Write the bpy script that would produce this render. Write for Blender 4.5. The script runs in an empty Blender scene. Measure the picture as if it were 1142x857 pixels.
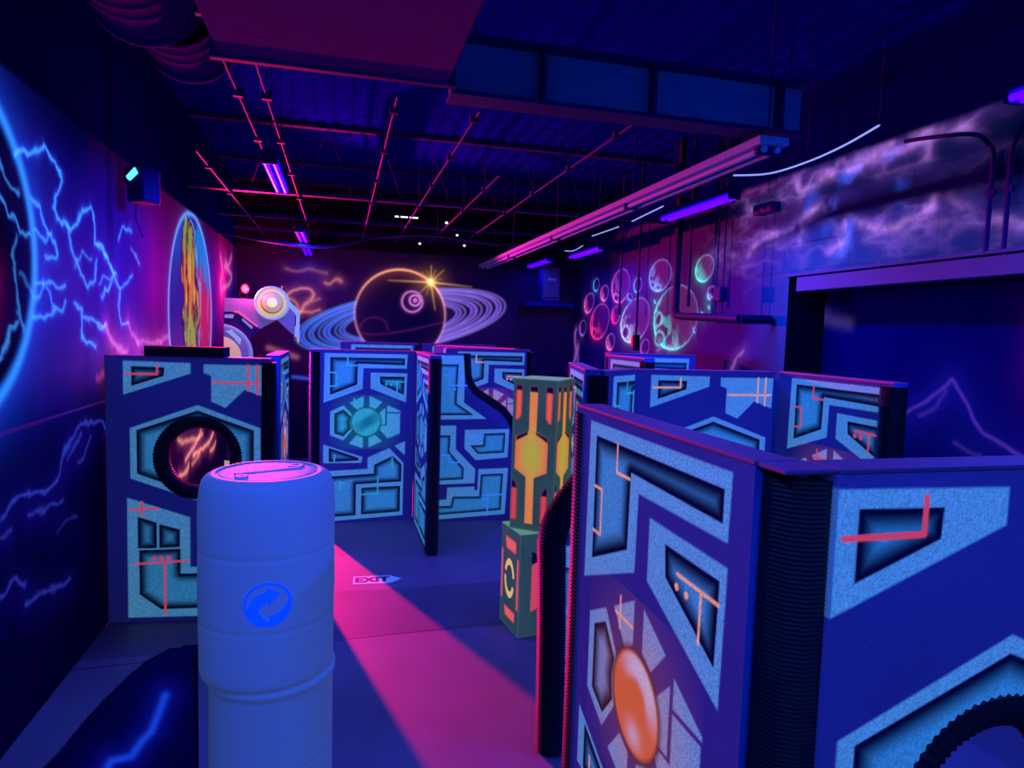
# Laser-tag arena under black light.  All units metres.  +Y runs down the length of the hall,
# X to the right, Z up; the camera stands at the origin of the floor plan.
import bpy, math, random
import numpy as np
from mathutils import Matrix, Vector

random.seed(7)
RNG = np.random.default_rng(7)
SC = bpy.context.scene
COL = SC.collection
PI = math.pi

# ------------------------------------------------------------------ materials
def principled(name, col, rough=0.6, metal=0.0, emis=None, strength=0.0, spec=0.4, bump=0.0, bscale=60.0, vary=0.0):
    m = bpy.data.materials.new(name)
    m.use_nodes = True
    nt = m.node_tree
    b = nt.nodes['Principled BSDF']
    b.inputs['Base Color'].default_value = (*col, 1)
    b.inputs['Roughness'].default_value = rough
    b.inputs['Metallic'].default_value = metal
    b.inputs['Specular IOR Level'].default_value = spec
    if emis:
        b.inputs['Emission Color'].default_value = (*emis, 1)
        b.inputs['Emission Strength'].default_value = strength
    if bump or vary:
        tc = nt.nodes.new('ShaderNodeTexCoord')
        nz = nt.nodes.new('ShaderNodeTexNoise')
        nz.inputs['Scale'].default_value = bscale
        nz.inputs['Detail'].default_value = 4
        nt.links.new(tc.outputs['Object'], nz.inputs['Vector'])
        if bump:
            bp = nt.nodes.new('ShaderNodeBump')
            bp.inputs['Strength'].default_value = bump
            bp.inputs['Distance'].default_value = 0.01
            nt.links.new(nz.outputs['Fac'], bp.inputs['Height'])
            nt.links.new(bp.outputs['Normal'], b.inputs['Normal'])
        if vary:
            mx = nt.nodes.new('ShaderNodeMix'); mx.data_type = 'RGBA'
            mx.inputs['A'].default_value = (*[c * (1 - vary) for c in col], 1)
            mx.inputs['B'].default_value = (*[min(1, c * (1 + vary)) for c in col], 1)
            nt.links.new(nz.outputs['Fac'], mx.inputs['Factor'])
            nt.links.new(mx.outputs['Result'], b.inputs['Base Color'])
    return m

def painted(name, rough=0.6, spec=0.3, grain=0.0, gscale=220.0, bump=0.0):
    """Brushed / airbrushed paint: pigment colour from the mesh attribute 'paint', and the light its fluorescent
    pigment gives off under the black-light tubes from the attribute 'glow'."""
    m = bpy.data.materials.new(name)
    m.use_nodes = True
    nt = m.node_tree
    b = nt.nodes['Principled BSDF']
    b.inputs['Roughness'].default_value = rough
    b.inputs['Specular IOR Level'].default_value = spec
    a = nt.nodes.new('ShaderNodeAttribute'); a.attribute_name = 'paint'
    g = nt.nodes.new('ShaderNodeAttribute'); g.attribute_name = 'glow'
    csrc, gsrc = a.outputs['Color'], g.outputs['Color']
    if grain or bump:
        tc = nt.nodes.new('ShaderNodeTexCoord')
        nz = nt.nodes.new('ShaderNodeTexNoise')
        nz.inputs['Scale'].default_value = gscale
        nz.inputs['Detail'].default_value = 2
        nt.links.new(tc.outputs['Object'], nz.inputs['Vector'])
    if grain:
        mr = nt.nodes.new('ShaderNodeMapRange')
        mr.inputs['From Min'].default_value = 0.3; mr.inputs['From Max'].default_value = 0.7
        mr.inputs['To Min'].default_value = 1 - grain; mr.inputs['To Max'].default_value = 1 + grain
        nt.links.new(nz.outputs['Fac'], mr.inputs['Value'])
        vm = nt.nodes.new('ShaderNodeVectorMath'); vm.operation = 'SCALE'
        nt.links.new(csrc, vm.inputs[0]); nt.links.new(mr.outputs['Result'], vm.inputs['Scale'])
        csrc = vm.outputs['Vector']
    if bump:
        bp = nt.nodes.new('ShaderNodeBump')
        bp.inputs['Strength'].default_value = bump
        bp.inputs['Distance'].default_value = 0.01
        nt.links.new(nz.outputs['Fac'], bp.inputs['Height'])
        nt.links.new(bp.outputs['Normal'], b.inputs['Normal'])
    nt.links.new(csrc, b.inputs['Base Color'])
    nt.links.new(gsrc, b.inputs['Emission Color'])
    b.inputs['Emission Strength'].default_value = 1.0
    m.cycles.emission_sampling = 'NONE'
    return m

M = {}
M['panel'] = painted('airbrushed_panel_paint', 0.7, 0.0, grain=0.30, gscale=230)
M['mural'] = painted('fluorescent_mural_paint', 0.9, 0.0, bump=0.10, gscale=35)
M['crate'] = painted('fluorescent_crate_paint', 0.55, 0.3, grain=0.08, gscale=150)
M['prop'] = painted('painted_plywood', 0.5, 0.35)
M['foam'] = principled('black_corrugated_tube', (0.010, 0.009, 0.020), 0.5, spec=0.25)
M['black'] = principled('matt_black_paint', (0.006, 0.005, 0.022), 0.8, bump=0.1, bscale=40, spec=0.1)
M['litrail'] = principled('pink_lit_top_rail', (0.42, 0.12, 0.30), 0.6, vary=0.15, bscale=25, bump=0.1, spec=0.05)  # top rail copy, pink light on the far tops mixed in
M['spiral'] = principled('spiral_duct_sheet', (0.07, 0.006, 0.15), 0.7, vary=0.15, bscale=9, spec=0.0)
M['pipe'] = principled('navy_painted_pipe', (0.006, 0.006, 0.045), 0.6, spec=0.15)
M['beam'] = principled('blue_lit_steel', (0.05, 0.30, 0.60), 0.6, vary=0.2, bscale=8, spec=0.1)  # blue light on the beam web worked into its colour
M['duct_side'] = principled('galvanised_duct_sheet', (0.20, 0.022, 0.22), 0.7, vary=0.15, bscale=6, spec=0.0)
M['rail'] = principled('blue_grey_top_rail', (0.16, 0.075, 0.22), 0.6, vary=0.2, bscale=25, bump=0.1, spec=0.2)
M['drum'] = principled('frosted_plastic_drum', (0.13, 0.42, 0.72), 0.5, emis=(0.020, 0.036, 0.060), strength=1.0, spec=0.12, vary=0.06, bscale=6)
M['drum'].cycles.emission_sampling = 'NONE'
M['emblem'] = principled('bright_blue_print', (0.02, 0.12, 0.9), 0.4, emis=(0.0, 0.045, 0.75), strength=1.0)
M['emblem'].cycles.emission_sampling = 'NONE'
M['steel'] = principled('dark_painted_steel', (0.020, 0.008, 0.14), 0.7, metal=0.0, spec=0.08)
M['conduit'] = principled('galvanised_conduit', (0.060, 0.03, 0.22), 0.6, metal=0.0, spec=0.03)
M['duct'] = principled('painted_sheet_duct', (0.012, 0.006, 0.16), 0.6, vary=0.15, bscale=9, bump=0.05, spec=0.12)
M['deck'] = principled('black_painted_roof_deck', (0.002, 0.001, 0.24), 0.9, vary=0.3, bscale=3, spec=0.0)
M['white'] = principled('white_enamel', (0.19, 0.46, 0.70), 0.5, spec=0.1)
M['cable'] = principled('black_cable', (0.01, 0.01, 0.015), 0.5)
M['uv'] = principled('black_light_tube', (0.05, 0.0, 0.2), 0.3, emis=(0.020, 0.0, 1.0), strength=8.0)
M['uv'].cycles.emission_sampling = 'NONE'
M['redlens'] = principled('red_lamp_lens', (0.8, 0.1, 0.1), 0.3, emis=(1.0, 0.03, 0.08), strength=3.0)
M['redlens'].cycles.emission_sampling = 'NONE'
M['redcore'] = principled('red_lamp_filament', (0.9, 0.5, 0.5), 0.3, emis=(1.0, 0.62, 0.55), strength=2.0)
M['redcore'].cycles.emission_sampling = 'NONE'
M['cyanlens'] = principled('cyan_lamp_lens', (0.1, 0.6, 0.8), 0.3, emis=(0.10, 0.75, 1.0), strength=1.6)
M['cyanlens'].cycles.emission_sampling = 'NONE'
M['bead'] = principled('small_white_led', (0.8, 0.8, 0.8), 0.3, emis=(0.9, 1.0, 0.75), strength=1.5)
M['bead'].cycles.emission_sampling = 'NONE'
M['ledstrip'] = principled('led_rope_light', (0.6, 0.6, 0.9), 0.3, emis=(0.30, 0.34, 1.0), strength=1.1)
M['ledstrip'].cycles.emission_sampling = 'NONE'
M['sticker'] = principled('pale_floor_sticker', (0.80, 0.55, 0.80), 0.5, emis=(0.02, 0.08, 0.22), strength=1.0)
M['sticker'].cycles.emission_sampling = 'NONE'
M['ink'] = principled('dark_sticker_ink', (0.10, 0.01, 0.10), 0.6)
M['logo'] = principled('silver_logo', (0.8, 0.5, 0.7), 0.3)
M['tag'] = principled('red_plastic_tag', (0.6, 0.05, 0.05), 0.4)

# ------------------------------------------------------------------ objects
def link(name, me, parent=None, loc=(0, 0, 0), rotz=0.0):
    o = bpy.data.objects.new(name, me)
    COL.objects.link(o)
    o.location = loc
    o.rotation_euler = (0, 0, rotz)
    if parent:
        o.parent = parent
    return o

def tag(o, label, cat, group=None):
    o['label'] = label
    o['category'] = cat
    if group:
        o['group'] = group
    return o

def thing(name, label, cat, loc=(0, 0, 0), rotz=0.0, group=None):
    return tag(link(name, None, None, loc, rotz), label, cat, group)

def structure(o):
    o['kind'] = 'structure'
    return o

class MB:
    """Collects small shapes and links them as ONE mesh object."""
    def __init__(s):
        s.v, s.f, s.mi, s.sm = [], [], [], []
    def add(s, vs, fs, mi=0, smooth=False, M4=None):
        n = len(s.v)
        if M4 is not None:
            vs = [tuple(M4 @ Vector(v)) for v in vs]
        s.v += [tuple(v) for v in vs]
        for f in fs:
            s.f.append(tuple(n + i for i in f)); s.mi.append(mi); s.sm.append(smooth)
        return s
    def box(s, x0, x1, y0, y1, z0, z1, mi=0, M4=None, ch=0.0):
        if ch <= 0:
            vs = [(x, y, z) for z in (z0, z1) for y in (y0, y1) for x in (x0, x1)]
            fs = [(0, 2, 3, 1), (4, 5, 7, 6), (0, 1, 5, 4), (2, 6, 7, 3), (0, 4, 6, 2), (1, 3, 7, 5)]
            return s.add(vs, fs, mi, False, M4)
        loop = lambda a: [(x0 + a, y0, 0), (x1 - a, y0, 0), (x1, y0 + a, 0), (x1, y1 - a, 0), (x1 - a, y1, 0), (x0 + a, y1, 0), (x0, y1 - a, 0), (x0, y0 + a, 0)]
        ins = lambda a: [(min(max(x, x0 + a), x1 - a), min(max(y, y0 + a), y1 - a), 0) for x, y, _ in loop(ch)]
        rings = [(ins(ch * .7), z0), (loop(ch), z0 + ch), (loop(ch), z1 - ch), (ins(ch * .7), z1)]
        vs = [(x, y, z) for lp, z in rings for x, y, _ in lp]
        fs = [tuple(range(7, -1, -1)), tuple(range(24, 32))]
        for r in range(3):
            for k in range(8):
                a, b = r * 8 + k, r * 8 + (k + 1) % 8
                fs.append((a, b, b + 8, a + 8))
        return s.add(vs, fs, mi, False, M4)
    def tube(s, pts, r, n=10, mi=0, closed=False, cap=True, M4=None):
        pts = [Vector(p) for p in pts]
        rs = r if isinstance(r, (list, tuple)) else [r] * len(pts)
        vs, fs = [], []
        N = len(pts)
        up = None
        for i, p in enumerate(pts):
            if closed:
                t = (pts[(i + 1) % N] - pts[i - 1]).normalized()
            else:
                t = (pts[min(i + 1, N - 1)] - pts[max(i - 1, 0)]).normalized()
            if up is None:
                up = Vector((0, 0, 1)) if abs(t.z) < 0.9 else Vector((1, 0, 0))
            a = t.cross(up).normalized()
            b = a.cross(t).normalized()
            up = b
            for k in range(n):
                w = 2 * PI * k / n
                vs.append(p + (a * math.cos(w) + b * math.sin(w)) * rs[i])
        for i in range(N if closed else N - 1):
            for k in range(n):
                j = (i + 1) % N
                fs.append((i * n + k, i * n + (k + 1) % n, j * n + (k + 1) % n, j * n + k))
        s.add(vs, fs, mi, True, M4)
        if cap and not closed:
            s.add(vs[:n], [tuple(range(n - 1, -1, -1))], mi, False, M4)
            s.add(vs[-n:], [tuple(range(n))], mi, False, M4)
        return s
    def lathe(s, prof, n=48, mi=0, M4=None):
        vs, fs = [], []
        for r, z in prof:
            for k in range(n):
                w = 2 * PI * k / n
                vs.append((r * math.cos(w), r * math.sin(w), z))
        for i in range(len(prof) - 1):
            for k in range(n):
                fs.append((i * n + k, i * n + (k + 1) % n, (i + 1) * n + (k + 1) % n, (i + 1) * n + k))
        return s.add(vs, fs, mi, True, M4)
    def prism(s, poly, y0, y1, mi=0, M4=None):
        """outline in the XZ plane, extruded from y0 to y1"""
        n = len(poly)
        vs = [(x, y0, z) for x, z in poly] + [(x, y1, z) for x, z in poly]
        fs = [tuple(range(n)), tuple(range(2 * n - 1, n - 1, -1))]
        fs += [(k, k + n, (k + 1) % n + n, (k + 1) % n) for k in range(n)]
        return s.add(vs, fs, mi, False, M4)
    def build(s, name, mats, parent=None, loc=(0, 0, 0), rotz=0.0):
        me = bpy.data.meshes.new(name)
        me.from_pydata(s.v, [], s.f)
        for m in (mats if isinstance(mats, (list, tuple)) else [mats]):
            me.materials.append(m)
        me.polygons.foreach_set('material_index', s.mi)
        me.polygons.foreach_set('use_smooth', s.sm)
        me.update()
        return link(name, me, parent, loc, rotz)

def np_mesh(name, co, quads, attrs, mat):
    me = bpy.data.meshes.new(name)
    me.vertices.add(len(co)); me.vertices.foreach_set('co', np.ascontiguousarray(co, np.float32).ravel())
    me.loops.add(quads.size); me.loops.foreach_set('vertex_index', np.ascontiguousarray(quads, np.int32).ravel())
    me.polygons.add(len(quads)); me.polygons.foreach_set('loop_start', np.arange(0, quads.size, 4, dtype=np.int32))
    me.update(calc_edges=True)
    for k, a in attrs.items():
        at = me.attributes.new(k, 'FLOAT_COLOR', 'POINT')
        c = np.ones((len(co), 4), np.float32); c[:, :3] = a
        at.data.foreach_set('color', c.ravel())
    me.materials.append(mat)
    me.validate()
    return me

# ------------------------------------------------------------------ paint on a surface (u, v in metres)
def smooth(a, b, x):
    t = np.clip((x - a) / (b - a), 0, 1)
    return t * t * (3 - 2 * t)

_LAT = RNG.random((64, 64))
def vnoise(x, y):
    xi = np.floor(x).astype(int); yi = np.floor(y).astype(int)
    fx = x - xi; fy = y - yi
    fx = fx * fx * (3 - 2 * fx); fy = fy * fy * (3 - 2 * fy)
    g = lambda i, j: _LAT[i % 64, j % 64]
    return (g(xi, yi) * (1 - fx) + g(xi + 1, yi) * fx) * (1 - fy) + (g(xi, yi + 1) * (1 - fx) + g(xi + 1, yi + 1) * fx) * fy
def fbm(x, y, o=4):
    s = np.zeros_like(x); a = 0.5
    for k in range(o):
        s += a * vnoise(x * 2 ** k + 17 * k, y * 2 ** k + 31 * k); a *= 0.5
    return s / (1 - 0.5 ** o)

class Paint:
    def __init__(s, P, base, glow=(0, 0, 0), cell=0.005):
        s.P = P; s.cell = cell
        s.base = np.tile(np.array(base, float), (len(P), 1))
        s.glow = np.tile(np.array(glow, float), (len(P), 1))
    def near(s, pts, m):
        a = np.min(pts, axis=0) - m; b = np.max(pts, axis=0) + m
        return np.nonzero((s.P[:, 0] >= a[0]) & (s.P[:, 0] <= b[0]) & (s.P[:, 1] >= a[1]) & (s.P[:, 1] <= b[1]))[0]
    @staticmethod
    def dist(Q, pts, closed=False):
        pts = np.array(pts, float)
        d = np.full(len(Q), 1e9)
        n = len(pts)
        for i in range(n if closed else n - 1):
            a = pts[i]; b = pts[(i + 1) % n]; ab = b - a
            t = np.clip(((Q - a) @ ab) / max(ab @ ab, 1e-12), 0, 1)
            e = Q - a - t[:, None] * ab
            d = np.minimum(d, e[:, 0] ** 2 + e[:, 1] ** 2)
        return np.sqrt(d)
    @staticmethod
    def inside(Q, pts):
        pts = np.array(pts, float)
        c = np.zeros(len(Q), bool)
        n = len(pts)
        for i in range(n):
            (x0, y0), (x1, y1) = pts[i], pts[i - 1]
            if y0 == y1:
                continue
            hit = ((y0 > Q[:, 1]) != (y1 > Q[:, 1])) & (Q[:, 0] < (x1 - x0) * (Q[:, 1] - y0) / (y1 - y0) + x0)
            c ^= hit
        return c
    def warp(s, amp, freq, seed=0.0):
        '''hand-painted wobble: later strokes are drawn on slightly displaced coordinates'''
        x, y = s.P[:, 0] * freq + seed, s.P[:, 1] * freq + seed * 1.7
        s.P = s.P + amp * np.stack([fbm(x, y, 3) - 0.5, fbm(x + 40, y + 13, 3) - 0.5], 1) * 2
    def mix(s, I, a, base=None, glow=None):
        a = a[:, None]
        if base is not None:
            s.base[I] = s.base[I] * (1 - a) + np.array(base) * a
        if glow is not None:
            s.glow[I] = s.glow[I] * (1 - a) + np.array(glow) * a
    def addglow(s, I, a, col):
        s.glow[I] += a[:, None] * np.array(col)
    def fill(s, pts, base, glow=None, edge=None, ew=0.04, eglow=(0, 0, 0), soft=0.0):
        I = s.near(pts, 0.02 + soft)
        if not len(I):
            return
        Q = s.P[I]
        d = s.dist(Q, pts, True)
        sd = np.where(s.inside(Q, pts), d, -d)
        a = np.clip(0.5 + sd / max(s.cell, soft), 0, 1)
        b = np.tile(np.array(base, float), (len(I), 1)); g = np.tile(np.array(glow if glow is not None else (0, 0, 0), float), (len(I), 1))
        if edge is not None:
            t = smooth(0.1 * ew, ew, sd)[:, None]
            b = np.array(edge) * (1 - t) + b * t
            g = np.array(eglow) * (1 - t) + g * t
        s.mix(I, a, b, g)
    def line(s, pts, w, base=None, glow=None, closed=False, soft=0.0):
        I = s.near(pts, w + 0.02 + soft)
        if not len(I):
            return
        d = s.dist(s.P[I], pts, closed)
        a = np.clip(0.5 + (w / 2 - d) / max(s.cell, soft), 0, 1)
        s.mix(I, a, base, glow)
    def halo(s, pts, r, col, closed=False, p=2.0):
        """airbrushed fluorescent stroke that fades out over r"""
        I = s.near(pts, 3 * r)
        if not len(I):
            return
        d = s.dist(s.P[I], pts, closed)
        s.addglow(I, np.exp(-(d / r) ** p), col)
    def blob(s, c, rx, ry, col, p=2.0):
        I = s.near(np.array([c]), 3 * max(rx, ry))
        d2 = ((s.P[I, 0] - c[0]) / rx) ** 2 + ((s.P[I, 1] - c[1]) / ry) ** 2
        s.addglow(I, np.exp(-d2 ** (p / 2)), col)

def curve(pts, k=5):
    '''rounds a brush stroke through its points'''
    A = np.array(pts, float)
    if len(A) < 3:
        return A
    B = np.vstack([2 * A[0] - A[1], A, 2 * A[-1] - A[-2]]); out = []
    for i in range(1, len(B) - 2):
        p0, p1, p2, p3 = B[i - 1], B[i], B[i + 1], B[i + 2]
        for t in np.arange(k) / k:
            out.append(0.5 * (2 * p1 + (p2 - p0) * t + (2 * p0 - 5 * p1 + 4 * p2 - p3) * t * t + (3 * p1 - p0 - 3 * p2 + p3) * t ** 3))
    return np.array(out + [A[-1]])

def circ(c, r, n=40, a0=0, a1=360, ry=None, tilt=0.0):
    o = []
    for k in range(n):
        a = math.radians(a0 + (a1 - a0) * k / n)
        x, y = r * math.cos(a), (ry or r) * math.sin(a)
        o.append((c[0] + x * math.cos(tilt) - y * math.sin(tilt), c[1] + x * math.sin(tilt) + y * math.cos(tilt)))
    return o

# painted strokes of the murals: weight or colour, then points in wall metres
LEFT_BOLTS = [
    (1.0,[(4.26,3.22),(4.45,3.24),(4.63,3.33),(4.79,3.31),(4.88,3.21),(4.76,3.09),(4.72,3.0),(4.77,2.93),(4.95,2.95),(5.08,2.98),(5.28,3.09),(5.39,3.14),(5.44,3.02),(5.45,2.9),(5.6,2.87),(5.67,2.81),(5.9,2.7)]),
    (0.8,[(4.95,2.95),(4.99,2.86),(5.07,2.73),(5.19,2.62),(5.3,2.54),(5.44,2.64),(5.48,2.77)]),
    (0.5,[(5.07,2.68),(5.23,2.76),(5.39,2.78)]),
    (0.9,[(4.45,3.01),(4.54,3.01),(4.57,2.91),(4.61,2.85),(4.71,2.82),(4.78,2.78),(4.8,2.72),(4.7,2.69),(4.6,2.68)]),
    (0.7,[(4.46,2.81),(4.6,2.8),(4.7,2.86)]),
    (0.8,[(4.47,2.55),(4.59,2.52),(4.75,2.55),(4.88,2.55)]),
    (0.7,[(4.46,2.44),(4.59,2.5),(4.57,2.54)]),
    (0.7,[(4.64,2.49),(4.71,2.41),(4.85,2.39),(4.91,2.45)]),
    (0.8,[(4.42,2.32),(4.63,2.34),(4.74,2.39)]),
    (0.9,[(5.06,2.42),(5.15,2.39),(5.17,2.23),(5.27,2.18),(5.45,2.14)]),
    (0.8,[(5.18,2.33),(5.38,2.33),(5.53,2.25),(5.64,2.3)]),
    (0.5,[(5.54,2.59),(5.66,2.65),(5.87,2.69)]),
    (0.6,[(5.58,2.49),(5.74,2.6),(5.88,2.72)]),
    (0.9,[(5.5,2.88),(5.69,2.81),(5.81,2.76),(5.9,2.65),(5.99,2.59),(5.96,2.46),(6.04,2.28),(6.19,2.32)]),
    (0.7,[(5.99,2.59),(6.17,2.64),(6.31,2.72)]),
    (0.5,[(5.59,2.51),(5.71,2.58),(5.84,2.66)]),
    (0.7,[(5.98,2.98),(6.06,3.06),(6.1,3.1),(6.29,3.11)]),
    (0.6,[(6.32,2.96),(6.41,2.92),(6.51,2.85)]),
    (0.8,[(5.47,2.3),(5.58,2.26),(5.64,2.29)]),
]
LEFT_PINK = [
    (0.9,[(5.64,2.29),(5.75,2.2),(6.0,2.09),(6.15,2.07)]),
    (0.7,[(6.19,2.32),(6.29,2.23),(6.44,2.14)]),
    (0.6,[(6.44,2.14),(6.72,2.16),(6.99,2.12),(7.23,2.12)]),
    (0.5,[(7.23,2.12),(7.49,2.2),(7.56,2.14)]),
]
PLANET_CRACKS = [
    (0.8,[(4.07,3.14),(4.14,3.06),(4.23,3.01),(4.3,3.01)]),
    (1,[(4.06,2.98),(4.16,2.86),(4.24,2.85),(4.28,2.78),(4.41,2.78)]),
    (0.7,[(4.22,2.76),(4.19,2.64),(4.22,2.51),(4.22,2.36),(4.29,2.25)]),
    (0.9,[(4.0,2.08),(4.08,2.16),(4.13,2.26),(4.21,2.31)]),
    (0.4,[(4.27,2.57),(4.38,2.52),(4.43,2.44)]),
]
LEFT_RIDGES = [
    (1,[(3.96,1.28),(4.17,1.34),(4.37,1.3),(4.55,1.3),(4.71,1.37),(4.8,1.45),(4.95,1.53),(5.14,1.63),(5.34,1.62),(5.58,1.57),(5.61,1.49)]),
    (0.7,[(5.11,1.54),(4.95,1.47),(4.87,1.42)]),
    (0.6,[(5.27,1.52),(5.15,1.41),(5.04,1.36)]),
    (0.7,[(4.31,1.2),(4.48,1.19),(4.76,1.2)]),
    (0.4,[(4.69,1.0),(4.83,1.02),(5.0,1.03)]),
    (0.8,[(3.93,0.84),(4.08,0.87),(4.23,0.82)]),
    (0.7,[(4.22,0.72),(4.46,0.7),(4.73,0.63),(4.86,0.64)]),
    (0.6,[(3.95,1.19),(4.08,1.16)]),
]
LEFT_ORANGE = [
    (0.7,[(7.91,1.06),(8.14,0.99),(8.53,0.95),(9.02,0.9),(9.26,0.91)]),
    (0.9,[(8.27,0.76),(8.63,0.83),(8.96,0.89),(9.14,0.96)]),
    (1,[(8.68,0.75),(9.07,0.72),(9.57,0.71),(9.84,0.77),(10.01,0.82)]),
    (0.8,[(9.76,0.59),(10.05,0.6),(10.15,0.65)]),
    (0.9,[(7.94,0.63),(8.32,0.62),(8.41,0.65)]),
    (0.5,[(8.62,0.64),(9.07,0.68)]),
]
LEFT_FLAMES = [
    (0.8,[(10.71,2.8),(10.62,2.94),(10.8,3.1),(10.63,3.32)]),
    (0.8,[(10.79,2.87),(11.35,2.96),(11.65,3.11),(11.35,3.18),(10.98,3.21)]),
    (0.7,[(11.07,3.28),(11.35,3.26),(11.65,3.43)]),
    (0.7,[(12.29,3.09),(12.41,3.2),(12.77,3.19),(12.89,3.09)]),
    (0.7,[(12.52,3.21),(12.48,3.34),(12.65,3.53)]),
]
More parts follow.
